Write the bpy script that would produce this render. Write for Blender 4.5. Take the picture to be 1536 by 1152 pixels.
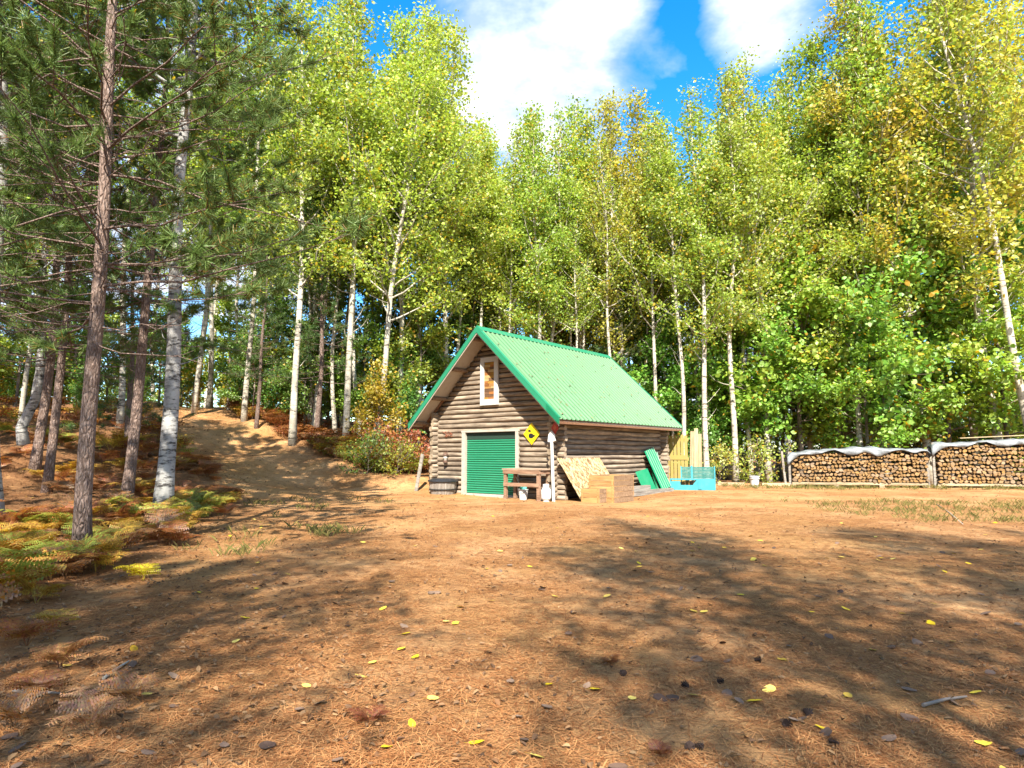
import bpy, math, random
import numpy as np
from mathutils import Vector, Matrix

# ------------------------------------------------------------------ reset
for o_ in list(bpy.data.objects):
    bpy.data.objects.remove(o_)
scn = bpy.context.scene
col = scn.collection
R = math.radians
RNG = np.random.default_rng(7)
random.seed(7)

# ------------------------------------------------------------------ camera
CAMZ, PITCH, FPX = 1.4, 0.1086, 969.25
cam = bpy.data.cameras.new('camera')
cam.sensor_width = 36.0
cam.lens = FPX / 1536 * 36.0
cam.clip_end = 2000
camo = bpy.data.objects.new('camera', cam)
col.objects.link(camo)
camo.location = (0, 0, CAMZ)
camo.rotation_euler = (math.pi / 2 + PITCH, 0, 0)
scn.camera = camo

# ------------------------------------------------------------------ light
SUN_EL, SUN_AZ = R(44), R(180)          # azimuth from +Y towards +X
SUND = Vector((math.cos(SUN_EL) * math.sin(SUN_AZ), math.cos(SUN_EL) * math.cos(SUN_AZ), math.sin(SUN_EL)))
sl = bpy.data.lights.new('sun', 'SUN')
sl.energy = 4.0
sl.angle = R(0.55)
sl.color = (1.0, 0.93, 0.80)
so = bpy.data.objects.new('sun', sl)
col.objects.link(so)
so.rotation_euler = SUND.to_track_quat('Z', 'Y').to_euler()
so.location = (0, -30, 40)

scn.view_settings.view_transform = 'Standard'
scn.view_settings.look = 'None'
scn.view_settings.exposure = 2.05
scn.view_settings.gamma = 1.0
scn.render.engine = 'CYCLES'
scn.cycles.max_bounces = 3
scn.cycles.diffuse_bounces = 2
scn.cycles.glossy_bounces = 2
scn.cycles.transmission_bounces = 4
scn.cycles.transparent_max_bounces = 4


def nd(nt, typ, ins=None, **props):
    n = nt.nodes.new('ShaderNode' + typ)
    for k, v in props.items():
        setattr(n, k, v)
    for k, v in (ins or {}).items():
        if isinstance(v, bpy.types.NodeSocket):
            nt.links.new(v, n.inputs[k])
        else:
            n.inputs[k].default_value = v
    return n


def c4(c):
    return (c[0], c[1], c[2], 1.0)


def ramp(nt, fac, stops):
    n = nd(nt, 'ValToRGB', {'Fac': fac})
    el = n.color_ramp.elements
    while len(el) < len(stops):
        el.new(0.5)
    for e, (p, c) in zip(el, stops):
        e.position = p
        e.color = c4(c) if hasattr(c, '__len__') else (c, c, c, 1)
    return n.outputs['Color']


def math_n(nt, op, a, b=0.0, c=None, clamp=False):
    n = nd(nt, 'Math', {0: a, 1: b}, operation=op, use_clamp=clamp)
    if c is not None:
        if isinstance(c, bpy.types.NodeSocket):
            nt.links.new(c, n.inputs[2])
        else:
            n.inputs[2].default_value = c
    return n.outputs[0]


def mixc(nt, fac, a, b, blend='MIX'):
    n = nt.nodes.new('ShaderNodeMix')
    n.data_type = 'RGBA'
    n.blend_type = blend
    for i, v in ((0, fac), (6, a), (7, b)):
        if isinstance(v, bpy.types.NodeSocket):
            nt.links.new(v, n.inputs[i])
        else:
            n.inputs[i].default_value = c4(v) if hasattr(v, '__len__') and len(v) == 3 else v
    return n.outputs[2]


world = bpy.data.worlds.new('World')
scn.world = world
world.use_nodes = True
wt = world.node_tree
wt.nodes.clear()
sky = nd(wt, 'TexSky', sky_type='NISHITA', sun_disc=False)
sky.sun_elevation = SUN_EL
sky.sun_rotation = SUN_AZ
sky.air_density = 1.0
sky.dust_density = 0.3
sky.ozone_density = 3.0


def pix_ray(px, py):
    a, b = (px - 768) / FPX, (576 - py) / FPX
    c, s = math.cos(PITCH), math.sin(PITCH)
    return np.array([a, c - b * s, s + b * c])


tc = nd(wt, 'TexCoord')
sep = nd(wt, 'SeparateXYZ', {0: tc.outputs['Generated']})
zz = math_n(wt, 'ADD', math_n(wt, 'MAXIMUM', sep.outputs[2], 0.02), 0.12)
cx_ = math_n(wt, 'DIVIDE', sep.outputs[0], zz)
cy_ = math_n(wt, 'DIVIDE', sep.outputs[1], zz)
cvec = nd(wt, 'CombineXYZ', {0: cx_, 1: cy_, 2: 0.0}).outputs[0]
n1 = nd(wt, 'TexNoise', {'Vector': cvec, 'Scale': 2.6, 'Detail': 6.0, 'Roughness': 0.58, 'Distortion': 0.25})
n2 = nd(wt, 'TexNoise', {'Vector': cvec, 'Scale': 5.0, 'Detail': 5.0, 'Roughness': 0.6})
# clouds drifting all round the sky; two of them hang over the clearing
acc = None
for (d, rad, wgt) in [(pix_ray(820, 50), 0.118, 1.0), (pix_ray(800, 180), 0.10, 0.9), (pix_ray(1130, -30), 0.06, 0.9), (pix_ray(330, 300), 0.15, 0.85), (pix_ray(60, 330), 0.13, 0.8),
                      (pix_ray(1080, 560), 0.16, 0.8),
                      ((-0.9, 0.1, 0.35), 0.35, 0.9), ((0.95, 0.2, 0.45), 0.35, 0.9), ((0.5, -0.8, 0.5), 0.3, 0.9),
                      ((-0.4, -0.8, 0.3), 0.35, 0.9), ((0.1, 0.1, 1.0), 0.3, 0.8), ((-0.55, -0.2, 0.7), 0.25, 0.8)]:
    dv = Vector(d).normalized()
    dist = nd(wt, 'VectorMath', {0: tc.outputs['Generated'], 1: dv}, operation='DISTANCE').outputs['Value']
    g = math_n(wt, 'MULTIPLY', math_n(wt, 'SUBTRACT', 1.0, math_n(wt, 'DIVIDE', dist, rad * 1.5)), wgt, clamp=False)
    acc = g if acc is None else math_n(wt, 'MAXIMUM', acc, g)
acc = math_n(wt, 'MAXIMUM', acc, -0.75)
dens = math_n(wt, 'ADD', math_n(wt, 'MULTIPLY', math_n(wt, 'SUBTRACT', n1.outputs['Fac'], 0.5), 2.6), math_n(wt, 'MULTIPLY', acc, 1.35))
mask = ramp(wt, dens, [(0.0, 0.0), (0.22, 0.35), (0.55, 1.0)])
ccol = ramp(wt, n2.outputs['Fac'], [(0.36, (0.95, 1.3, 2.0)), (0.64, (2.35, 2.45, 2.6))])
skyc = nd(wt, 'HueSaturation', {'Color': sky.outputs[0], 'Saturation': 1.4, 'Value': 0.7}).outputs[0]
bgc = mixc(wt, mask, skyc, ccol)
bg = nd(wt, 'Background', {'Color': bgc, 'Strength': 0.15})
wo = nd(wt, 'OutputWorld', {'Surface': bg.outputs[0]})

world.cycles.sampling_method = 'MANUAL'
world.cycles.sample_map_resolution = 256

# ------------------------------------------------------------------ helpers
class MB:
    """collects vertices and faces (numpy) and links them as one mesh"""
    def __init__(self):
        self.v, self.f, self.n = [], [], 0

    def add(self, V, F, mat=0, smooth=False):
        V = np.asarray(V, float).reshape(-1, 3)
        if isinstance(F, np.ndarray):
            self.f.append((F + self.n, mat, smooth))
        else:
            by = {}
            for f in F:
                by.setdefault(len(f), []).append(f)
            for k, fs in by.items():
                self.f.append((np.array(fs, int) + self.n, mat, smooth))
        self.v.append(V)
        self.n += len(V)
        return self

    def box(self, x0, x1, y0, y1, z0, z1, mat=0, M=None):
        V = np.array([(x, y, z) for z in (z0, z1) for y in (y0, y1) for x in (x0, x1)], float)
        if M is not None:
            V = V @ np.array(M.to_3x3()).T + np.array(M.translation)
        F = [(0, 2, 3, 1), (4, 5, 7, 6), (0, 1, 5, 4), (2, 6, 7, 3), (0, 4, 6, 2), (1, 3, 7, 5)]
        return self.add(V, F, mat)

    def bar(self, a, b, w, h, mat=0, up=(0, 0, 1)):
        """a rectangular bar from a to b"""
        a, b = Vector(a), Vector(b)
        d = (b - a)
        L = d.length
        x = d.normalized()
        y = Vector(up).cross(x)
        if y.length < 1e-4:
            y = Vector((0, 1, 0)).cross(x)
        y.normalize()
        z = x.cross(y)
        M = Matrix((x, y, z)).transposed().to_4x4()
        M.translation = a
        return self.box(0, L, -w / 2, w / 2, -h / 2, h / 2, mat, M)

    def tube(self, P, rad, k=8, mat=0, cap=True, smooth=True, capmat=None):
        P = np.asarray(P, float)
        n = len(P)
        rad = np.broadcast_to(np.asarray(rad, float), (n,)) if np.ndim(rad) < 2 else rad
        T = np.gradient(P, axis=0)
        T /= np.linalg.norm(T, axis=1, keepdims=True) + 1e-9
        ref = np.array([1.0, 0, 0]) if abs(T[:, 0]).mean() < 0.7 else np.array([0, 1.0, 0.0])
        A = np.cross(T, ref)
        A /= np.linalg.norm(A, axis=1, keepdims=True) + 1e-9
        B = np.cross(T, A)
        th = np.arange(k) * 2 * np.pi / k
        rr = rad[:, None] if np.ndim(rad) == 1 else rad
        V = P[:, None, :] + (A[:, None, :] * np.cos(th)[None, :, None] + B[:, None, :] * np.sin(th)[None, :, None]) * (rr[..., None] if rr.ndim == 2 else rr)
        i, j = np.meshgrid(np.arange(n - 1), np.arange(k), indexing='ij')
        j2 = (j + 1) % k
        F = np.stack([i * k + j, i * k + j2, (i + 1) * k + j2, (i + 1) * k + j], -1).reshape(-1, 4)
        base = self.n
        self.add(V.reshape(-1, 3), F, mat, smooth)
        if cap:
            cm = mat if capmat is None else capmat
            self.f.append((np.array([base + np.arange(k)[::-1]]), cm, False))
            self.f.append((np.array([base + (n - 1) * k + np.arange(k)]), cm, False))
        return self

    def lathe(self, prof, k=20, mat=0, c=(0, 0, 0), smooth=False):
        prof = np.asarray(prof, float)
        n = len(prof)
        th = np.arange(k) * 2 * np.pi / k
        V = np.stack([prof[:, 0:1] * np.cos(th), prof[:, 0:1] * np.sin(th), np.repeat(prof[:, 1:2], k, 1)], -1) + np.array(c)
        i, j = np.meshgrid(np.arange(n - 1), np.arange(k), indexing='ij')
        j2 = (j + 1) % k
        F = np.stack([i * k + j, i * k + j2, (i + 1) * k + j2, (i + 1) * k + j], -1).reshape(-1, 4)
        return self.add(V.reshape(-1, 3), F, mat, smooth)

    def prism(self, poly, d, M=None, mat=0):
        """polygon in x,z extruded along y by d"""
        n = len(poly)
        V = np.array([(p[0], 0, p[1]) for p in poly] + [(p[0], d, p[1]) for p in poly], float)
        if M is not None:
            V = V @ np.array(M.to_3x3()).T + np.array(M.translation)
        F = [tuple(range(n)), tuple(range(2 * n - 1, n - 1, -1))] + [(i, i + n, (i + 1) % n + n, (i + 1) % n) for i in range(n)]
        return self.add(V, F, mat)

    def mesh(self, name, mats):
        me = bpy.data.meshes.new(name)
        V = np.concatenate(self.v)
        me.vertices.add(len(V))
        me.vertices.foreach_set('co', V.astype(np.float32).ravel())
        tot = np.concatenate([np.full(len(f), f.shape[1]) for f, m, s in self.f])
        loops = np.concatenate([f.ravel() for f, m, s in self.f])
        mi = np.concatenate([np.full(len(f), m) for f, m, s in self.f])
        sm = np.concatenate([np.full(len(f), s) for f, m, s in self.f])
        me.loops.add(len(loops))
        me.loops.foreach_set('vertex_index', loops.astype(np.int32))
        me.polygons.add(len(tot))
        me.polygons.foreach_set('loop_start', np.concatenate([[0], np.cumsum(tot)[:-1]]).astype(np.int32))
        me.polygons.foreach_set('material_index', mi.astype(np.int32))
        me.polygons.foreach_set('use_smooth', sm.astype(bool))
        for m in (mats if isinstance(mats, (list, tuple)) else [mats]):
            me.materials.append(m)
        me.update(calc_edges=True)
        return me


def ob(name, me, parent=None, loc=None, rot=None, label=None, cat=None, group=None, kind=None, color=None, scale=None):
    o = bpy.data.objects.new(name, me)
    col.objects.link(o)
    if parent is not None:
        o.parent = parent
    if loc is not None:
        o.location = loc
    if rot is not None:
        o.rotation_euler = rot
    if scale is not None:
        o.scale = (scale,) * 3 if np.ndim(scale) == 0 else scale
    if color is not None:
        o.color = (*color, 1.0)
    for k, v in (('label', label), ('category', cat), ('group', group), ('kind', kind)):
        if v:
            o[k] = v
    return o


def principled(name, color=(0.5, 0.5, 0.5), rough=0.8, metal=0.0, spec=0.3):
    m = bpy.data.materials.new(name)
    m.use_nodes = True
    nt = m.node_tree
    b = nt.nodes['Principled BSDF']
    b.inputs['Base Color'].default_value = c4(color)
    b.inputs['Roughness'].default_value = rough
    b.inputs['Metallic'].default_value = metal
    b.inputs['Specular IOR Level'].default_value = spec
    return m, nt, b


def bump(nt, b, h, strength=0.4, dist=0.02):
    n = nd(nt, 'Bump', {'Height': h, 'Strength': strength, 'Distance': dist})
    nt.links.new(n.outputs[0], b.inputs['Normal'])


def wood(name, dark, light, stretch=(2, 26, 26), rough=0.85, bstr=0.35, spots=0.0):
    dark, light = tuple(x * 0.66 for x in dark), tuple(x * 0.70 for x in light)
    m, nt, b = principled(name, light, rough, spec=0.2)
    tcn = nd(nt, 'TexCoord')
    oi = nd(nt, 'ObjectInfo')
    w = math_n(nt, 'MULTIPLY', oi.outputs['Random'], 40.0)
    mp = nd(nt, 'Mapping', {'Vector': tcn.outputs['Object'], 'Scale': stretch})
    n = nd(nt, 'TexNoise', {'Vector': mp.outputs[0], 'W': w, 'Scale': 1.0, 'Detail': 6.0, 'Roughness': 0.65}, noise_dimensions='4D')
    cc = ramp(nt, n.outputs['Fac'], [(0.3, dark), (0.62, light)])
    n2_ = nd(nt, 'TexNoise', {'Vector': tcn.outputs['Object'], 'W': w, 'Scale': 2.3, 'Detail': 3.0}, noise_dimensions='4D')
    cc = mixc(nt, math_n(nt, 'MULTIPLY', ramp(nt, n2_.outputs['Fac'], [(0.45, 0.0), (0.75, 1.0)]), 0.35 + spots), cc, dark)
    v = math_n(nt, 'MULTIPLY_ADD', oi.outputs['Random'], 0.35, 0.82)
    cc = nd(nt, 'HueSaturation', {'Color': cc, 'Value': v}).outputs[0]
    nt.links.new(cc, b.inputs['Base Color'])
    bump(nt, b, n.outputs['Fac'], bstr, 0.01)
    return m


def paint(name, color, rough=0.5, wear=0.15, wearcol=None, scale=5.0, metal=0.0, spec=0.4):
    color = tuple(x * 0.68 for x in color)
    wearcol = tuple(x * 0.68 for x in wearcol) if wearcol else None
    m, nt, b = principled(name, color, rough, metal, spec)
    tcn = nd(nt, 'TexCoord')
    oi = nd(nt, 'ObjectInfo')
    n = nd(nt, 'TexNoise', {'Vector': tcn.outputs['Object'], 'W': math_n(nt, 'MULTIPLY', oi.outputs['Random'], 30.0), 'Scale': scale, 'Detail': 7.0, 'Roughness': 0.65}, noise_dimensions='4D')
    wc = wearcol or tuple(x * 0.5 for x in color)
    cc = mixc(nt, math_n(nt, 'MULTIPLY', ramp(nt, n.outputs['Fac'], [(0.5, 0.0), (0.72, 1.0)]), wear * 3), color, wc)
    nt.links.new(cc, b.inputs['Base Color'])
    rr = math_n(nt, 'MULTIPLY_ADD', n.outputs['Fac'], 0.3, rough - 0.12)
    nt.links.new(rr, b.inputs['Roughness'])
    return m


def leafmat(name, trans=0.38, yellow=0.05, ycol=(0.42, 0.26, 0.02), gloss=0.035, huej=0.04):
    m = bpy.data.materials.new(name)
    m.use_nodes = True
    nt = m.node_tree
    nt.nodes.clear()
    oi = nd(nt, 'ObjectInfo')
    ge = nd(nt, 'NewGeometry')
    rnd = ge.outputs['Random Per Island']
    r2 = math_n(nt, 'FRACT', math_n(nt, 'MULTIPLY', rnd, 37.13))
    r3 = math_n(nt, 'FRACT', math_n(nt, 'MULTIPLY', rnd, 119.7))
    h = math_n(nt, 'ADD', 0.5 - huej / 2, math_n(nt, 'MULTIPLY', rnd, huej))
    v = math_n(nt, 'MULTIPLY_ADD', r2, 0.75, 0.62)
    cc = nd(nt, 'HueSaturation', {'Color': oi.outputs['Color'], 'Hue': h, 'Value': v}).outputs[0]
    # leaves that have turned, gathered on some boughs
    tcn = nd(nt, 'TexCoord')
    nn = nd(nt, 'TexNoise', {'Vector': tcn.outputs['Object'], 'W': math_n(nt, 'MULTIPLY', oi.outputs['Random'], 30.0), 'Scale': 0.55, 'Detail': 0.0}, noise_dimensions='4D')
    lim = math_n(nt, 'MULTIPLY', ramp(nt, nn.outputs['Fac'], [(0.4, 0.25), (0.7, 4.0)]), yellow)
    turned = math_n(nt, 'LESS_THAN', r3, lim)
    cc = mixc(nt, turned, cc, ycol)
    d = nd(nt, 'BsdfDiffuse', {'Color': cc})
    tcol = nd(nt, 'HueSaturation', {'Color': cc, 'Saturation': 1.05, 'Value': 1.25}).outputs[0]
    t = nd(nt, 'BsdfTranslucent', {'Color': tcol})
    mx = nd(nt, 'MixShader', {0: trans, 1: d.outputs[0], 2: t.outputs[0]})
    g = nd(nt, 'BsdfGlossy', {'Color': (1, 1, 1, 1), 'Roughness': 0.5})
    mx2 = nd(nt, 'MixShader', {0: gloss, 1: mx.outputs[0], 2: g.outputs[0]})
    nd(nt, 'OutputMaterial', {'Surface': mx2.outputs[0]})
    return m


def whitebark(name, light, mid, dark, amt=0.5):
    m, nt, b = principled(name, light, 0.85, spec=0.2)
    tcn = nd(nt, 'TexCoord')
    oi = nd(nt, 'ObjectInfo')
    w = math_n(nt, 'MULTIPLY', oi.outputs['Random'], 50.0)
    mp = nd(nt, 'Mapping', {'Vector': tcn.outputs['Object'], 'Scale': (4, 4, 15)})
    n = nd(nt, 'TexNoise', {'Vector': mp.outputs[0], 'W': w, 'Scale': 1.0, 'Detail': 5.0, 'Roughness': 0.7}, noise_dimensions='4D')
    mp2 = nd(nt, 'Mapping', {'Vector': tcn.outputs['Object'], 'Scale': (2.5, 2.5, 1.5)})
    n2_ = nd(nt, 'TexNoise', {'Vector': mp2.outputs[0], 'W': w, 'Scale': 1.0, 'Detail': 5.0, 'Roughness': 0.65}, noise_dimensions='4D')
    cc = mixc(nt, ramp(nt, n2_.outputs['Fac'], [(0.38, 0.0), (0.66, 1.0)]), light, mid)
    cc = mixc(nt, ramp(nt, n.outputs['Fac'], [(0.66 - amt * 0.22, 0.0), (0.76 - amt * 0.22, 1.0)]), cc, dark)
    nt.links.new(cc, b.inputs['Base Color'])
    bump(nt, b, n.outputs['Fac'], 0.6, 0.03)
    return m


def pinebark(name, a, bcol, c):
    m, nt, b = principled(name, a, 0.9, spec=0.15)
    tcn = nd(nt, 'TexCoord')
    mp = nd(nt, 'Mapping', {'Vector': tcn.outputs['Object'], 'Scale': (24, 24, 6.5)})
    vo = nd(nt, 'TexVoronoi', {'Vector': mp.outputs[0], 'Scale': 1.0}, feature='DISTANCE_TO_EDGE')
    nt.links.new(nd(nt, 'VectorMath', {0: mp.outputs[0], 1: nd(nt, 'TexNoise', {'Vector': mp.outputs[0], 'Scale': 0.7, 'Detail': 3.0}).outputs['Color']}, operation='ADD').outputs[0], vo.inputs['Vector'])
    n = nd(nt, 'TexNoise', {'Vector': mp.outputs[0], 'Scale': 1.3, 'Detail': 6.0, 'Roughness': 0.7})
    cc = ramp(nt, n.outputs['Fac'], [(0.3, a), (0.5, bcol), (0.68, c)])
    cc = mixc(nt, ramp(nt, vo.outputs['Distance'], [(0.0, 0.4), (0.14, 0.0)]), cc, tuple(x * 0.4 for x in a))
    nt.links.new(cc, b.inputs['Base Color'])
    hh = math_n(nt, 'ADD', ramp(nt, vo.outputs['Distance'], [(0.0, 0.0), (0.25, 1.0)]), n.outputs['Fac'])
    bump(nt, b, hh, 0.8, 0.03)
    return m


M_LEAF = leafmat('aspen_leaf', yellow=0.045, ycol=(0.52, 0.38, 0.04), trans=0.48)
M_MAPLE = leafmat('maple_leaf', yellow=0.025, ycol=(0.50, 0.30, 0.03), trans=0.45)
M_NEEDLE = leafmat('pine_needle', trans=0.3, yellow=0.03, ycol=(0.2, 0.1, 0.02), gloss=0.02, huej=0.04)
M_FERN = leafmat('fern_frond', trans=0.4, yellow=0.10, ycol=(0.30, 0.12, 0.02), huej=0.05, gloss=0.03)
M_WBARK = whitebark('aspen_bark', (0.50, 0.46, 0.38), (0.28, 0.25, 0.20), (0.06, 0.05, 0.04), 0.62)
M_BBARK = whitebark('birch_bark', (0.36, 0.355, 0.34), (0.17, 0.165, 0.165), (0.04, 0.037, 0.035), 0.75)
M_GBARK = whitebark('grey_bark', (0.24, 0.20, 0.16), (0.14, 0.11, 0.085), (0.04, 0.03, 0.025), 0.6)
M_PBARK = pinebark('pine_bark', (0.10, 0.065, 0.05), (0.20, 0.14, 0.115), (0.32, 0.25, 0.22))

# ------------------------------------------------------------------ terrain
CT = []
for x in range(-2, 41, 6):
    for y in range(-30, 20, 6):
        CT.append((x, y, 0.0))
for x in range(8, 41, 6):
    for y in range(20, 40, 6):
        CT.append((x, y, 0.0))
CT += [(-5.0, 7.2, -0.05), (-6.2, 8.2, -0.02), (-5.2, 9.6, 0.0), (-7.5, 7.0, 0.05), (-7.2, 9.6, 0.08), (-4.6, 5.2, -0.03), (-6.8, 11.4, 0.06), (-5.6, 12.6, 0.03), (-8.2, 12.6, 0.2), (-6.4, 14.2, 0.08), (-7.6, 14.6, 0.15), (-9.2, 11, 0.22), (-4.8, 14.5, 0.0), (-7.2, 16.5, 0.15), (-3, 8, 0), (-3.5, 12, 0), (-3.5, 16, 0), (-4, 20, 0), (-3.6, 23, 0), (-1, 21.5, 0), (1.4, 20, 0), (4, 23, 0), (6.5, 26, 0.05), (0, 25.5, 0),
       (1.5, 29, 0.25), (5, 28, 0.1), (-5.4, 8.5, 0.0), (-6.9, 13.3, 0.08), (-9.7, 15.5, 0.55), (-5.8, 17, 0.1), (-14.9, 20, 1.7), (-11, 20, 0.9),
       (-6.4, 23, 0.08), (-8.2, 25, 0.6), (-10.2, 27, 1.35), (-13.5, 30, 2.5), (-17.3, 33, 3.7), (-22, 38, 4.5), (-9.8, 29.4, 2.1), (-6.1, 29.5, 2.1), (-7.5, 27, 1.25),
       (-4.5, 26, 0.65), (-2, 29, 0.9), (-13, 33, 3.2), (-15.5, 31.5, 3.1), (-19, 31, 3.4), (-20, 35.5, 4.1), (-17, 36.5, 4.0), (-23.8, 30, 3.8), (-18, 26, 2.6), (-30, 40, 4.8), (-28, 24, 3.0), (-20, 14, 1.6), (-12, 9, 0.5),
       (-10, 3, 0.25), (-6, 2, 0.05), (-18, 2, 0.8), (-15, -8, 0.3), (-28, 5, 1.8), (-20, 48, 4.8), (-5, 40, 3.2), (-8, 50, 4.0), (-2, 34, 1.8), (3, 36, 0.9), (4, 46, 1.4),
       (12, 47, 0.4), (25, 52, 0.6), (40, 50, 0.7), (0, 70, 3.0), (-30, 70, 5.5), (30, 75, 1.5), (-45, 40, 5.5), (-45, 10, 3), (-40, -15, 1.0), (-15, -30, 0), (60, 20, 0.5), (60, 60, 1.5)]
CT = np.array(CT, float)


def vnoise(x, y, s, seed=0):
    x = np.asarray(x, float) / s + seed * 17.3
    y = np.asarray(y, float) / s - seed * 9.1
    return (np.sin(x * 1.7 + 1.3 * np.sin(y * 1.1)) + np.sin(y * 1.9 + 1.7 * np.sin(x * 0.8 + 2)) + np.sin((x + y) * 1.2 + np.sin(x * 2.3 - y))) / 3


def H(x, y):
    x = np.asarray(x, float)
    y = np.asarray(y, float)
    shp = x.shape
    xf, yf = x.ravel(), y.ravel()
    out = np.zeros(len(xf))
    for i in range(0, len(xf), 20000):
        d2 = (xf[i:i + 20000, None] - CT[None, :, 0]) ** 2 + (yf[i:i + 20000, None] - CT[None, :, 1]) ** 2
        w = 1 / (d2 + 1.5) ** 1.9
        out[i:i + 20000] = (w * CT[None, :, 2]).sum(1) / w.sum(1)
    out = out.reshape(shp)
    wd = np.clip(woods(x, y), 0, 1)
    return out + 0.022 * vnoise(x, y, 0.9, 1) * (1 + wd) + 0.03 * vnoise(x, y, 2.7, 2) + 0.008 * vnoise(x, y, 0.33, 3)


BL = np.array([(-2.6, 0), (-3.0, 3.0), (-4.3, 6.2), (-4.9, 8.5), (-5.1, 11), (-6.0, 14), (-7.6, 18), (-10.2, 22), (-13.3, 26), (-16.9, 30), (-22.8, 36), (-30.5, 42)])
BR = np.array([(-30, 46), (-22, 41.0), (-15.8, 35.9), (-12.2, 31.9), (-9.4, 28.9), (-6.8, 26.3), (-4.4, 25.0), (-3.2, 26.5), (0, 30.5), (2, 32), (8, 31.0), (16, 30.5), (24, 30.0), (40, 24)])


def woods(x, y):
    """positive metres inside the woods' floor, negative on track and clearing"""
    xb = np.interp(y, BL[:, 1], BL[:, 0])
    yb = np.interp(x, BR[:, 0], BR[:, 1])
    return np.maximum((xb - x) * 0.8, (y - yb) * 0.8) + 0.25 * vnoise(x, y, 1.3, 5)


def hz(x, y):
    return float(H(np.array([x]), np.array([y]))[0])


def gp(px, depth):
    """a ground point seen in column px at a depth along the view"""
    x = (px - 768) / FPX * depth * 1.0
    return x, depth


def sgrid(a, b, n, c, k):
    u = np.linspace(-1, 1, n)
    s = np.sinh(u * k) / np.sinh(k)
    return np.where(s < 0, c + s * (c - a), c + s * (b - c))


xs = sgrid(-220, 220, 330, -2, 4.6)
ys = sgrid(-80, 330, 330, 7, 4.4)
GX, GY = np.meshgrid(xs, ys)
GZ = H(GX, GY)
g = MB()
i, j = np.meshgrid(np.arange(len(ys) - 1), np.arange(len(xs) - 1), indexing='ij')
nx = len(xs)
g.add(np.stack([GX, GY, GZ], -1).reshape(-1, 3), np.stack([i * nx + j, i * nx + j + 1, (i + 1) * nx + j + 1, (i + 1) * nx + j], -1).reshape(-1, 4), 0, True)

M_GROUND, nt, b = principled('sandy_forest_floor', (0.4, 0.25, 0.12), 0.95, spec=0.1)
tcn = nd(nt, 'TexCoord')
vec = tcn.outputs['Object']
att = nd(nt, 'Attribute', attribute_name='litter')
na = nd(nt, 'TexNoise', {'Vector': vec, 'Scale': 0.55, 'Detail': 8.0, 'Roughness': 0.62, 'Distortion': 0.4})
nb = nd(nt, 'TexNoise', {'Vector': vec, 'Scale': 5.5, 'Detail': 7.0, 'Roughness': 0.7})
nc = nd(nt, 'TexNoise', {'Vector': vec, 'Scale': 38.0, 'Detail': 5.0, 'Roughness': 0.75})
mps = nd(nt, 'Mapping', {'Vector': vec, 'Scale': (70, 16, 30), 'Rotation': (0, 0, 0.5)})
ne = nd(nt, 'TexNoise', {'Vector': mps.outputs[0], 'Scale': 1.0, 'Detail': 4.0, 'Roughness': 0.7, 'Distortion': 1.5})
sand = ramp(nt, nb.outputs['Fac'], [(0.3, (0.36, 0.19, 0.085)), (0.5, (0.53, 0.32, 0.15)), (0.7, (0.64, 0.45, 0.24))])
need = ramp(nt, ne.outputs['Fac'], [(0.36, (0.075, 0.033, 0.014)), (0.5, (0.30, 0.135, 0.046)), (0.64, (0.54, 0.31, 0.11))])
needmask = math_n(nt, 'ADD', math_n(nt, 'MULTIPLY', na.outputs['Fac'], 0.75), math_n(nt, 'MULTIPLY', nb.outputs['Fac'], 0.5))
c1 = mixc(nt, ramp(nt, needmask, [(0.54, 0.0), (0.70, 0.85)]), sand, need)
strawm = ramp(nt, math_n(nt, 'ADD', math_n(nt, 'MULTIPLY', att.outputs['Fac'], 0.0), nd(nt, 'TexNoise', {'Vector': vec, 'Scale': 0.3, 'Detail': 6.0, 'Roughness': 0.65}).outputs['Fac']), [(0.48, 0.0), (0.64, 0.5)])
c1 = mixc(nt, strawm, c1, ramp(nt, nc.outputs['Fac'], [(0.3, (0.30, 0.18, 0.06)), (0.65, (0.66, 0.44, 0.18))]))
duff = ramp(nt, nc.outputs['Fac'], [(0.32, (0.055, 0.03, 0.018)), (0.52, (0.18, 0.09, 0.042)), (0.68, (0.36, 0.20, 0.10))])
c1 = mixc(nt, math_n(nt, 'MULTIPLY', att.outputs['Fac'], 0.85), c1, duff)
c1 = mixc(nt, ramp(nt, nc.outputs['Fac'], [(0.57, 0.0), (0.68, 0.75)]), c1, (0.09, 0.045, 0.022))
c1 = mixc(nt, ramp(nt, nc.outputs['Fac'], [(0.30, 0.7), (0.41, 0.0)]), c1, (0.60, 0.40, 0.19))
ng = nd(nt, 'TexNoise', {'Vector': vec, 'Scale': 2.4, 'Detail': 9.0, 'Roughness': 0.78, 'Distortion': 0.6})
c1 = mixc(nt, ramp(nt, ng.outputs['Fac'], [(0.52, 0.0), (0.66, 0.62)]), c1, (0.13, 0.06, 0.025))
c1 = mixc(nt, ramp(nt, ng.outputs['Fac'], [(0.34, 0.6), (0.46, 0.0)]), c1, (0.60, 0.37, 0.16))
c1 = mixc(nt, 1.0, c1, (0.98, 0.90, 0.87), 'MULTIPLY')
nt.links.new(c1, b.inputs['Base Color'])
hh = math_n(nt, 'ADD', math_n(nt, 'MULTIPLY', nb.outputs['Fac'], 1.2), math_n(nt, 'MULTIPLY', nc.outputs['Fac'], 0.5))
hh = math_n(nt, 'ADD', hh, math_n(nt, 'MULTIPLY', ne.outputs['Fac'], 0.35))
bump(nt, b, hh, 1.0, 0.07)
gm = g.mesh('ground', M_GROUND)
at = gm.attributes.new('litter', 'FLOAT', 'POINT')
at.data.foreach_set('value', np.clip(woods(GX, GY) * 0.7 + 0.35, 0, 1).ravel().astype(np.float32))
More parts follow.
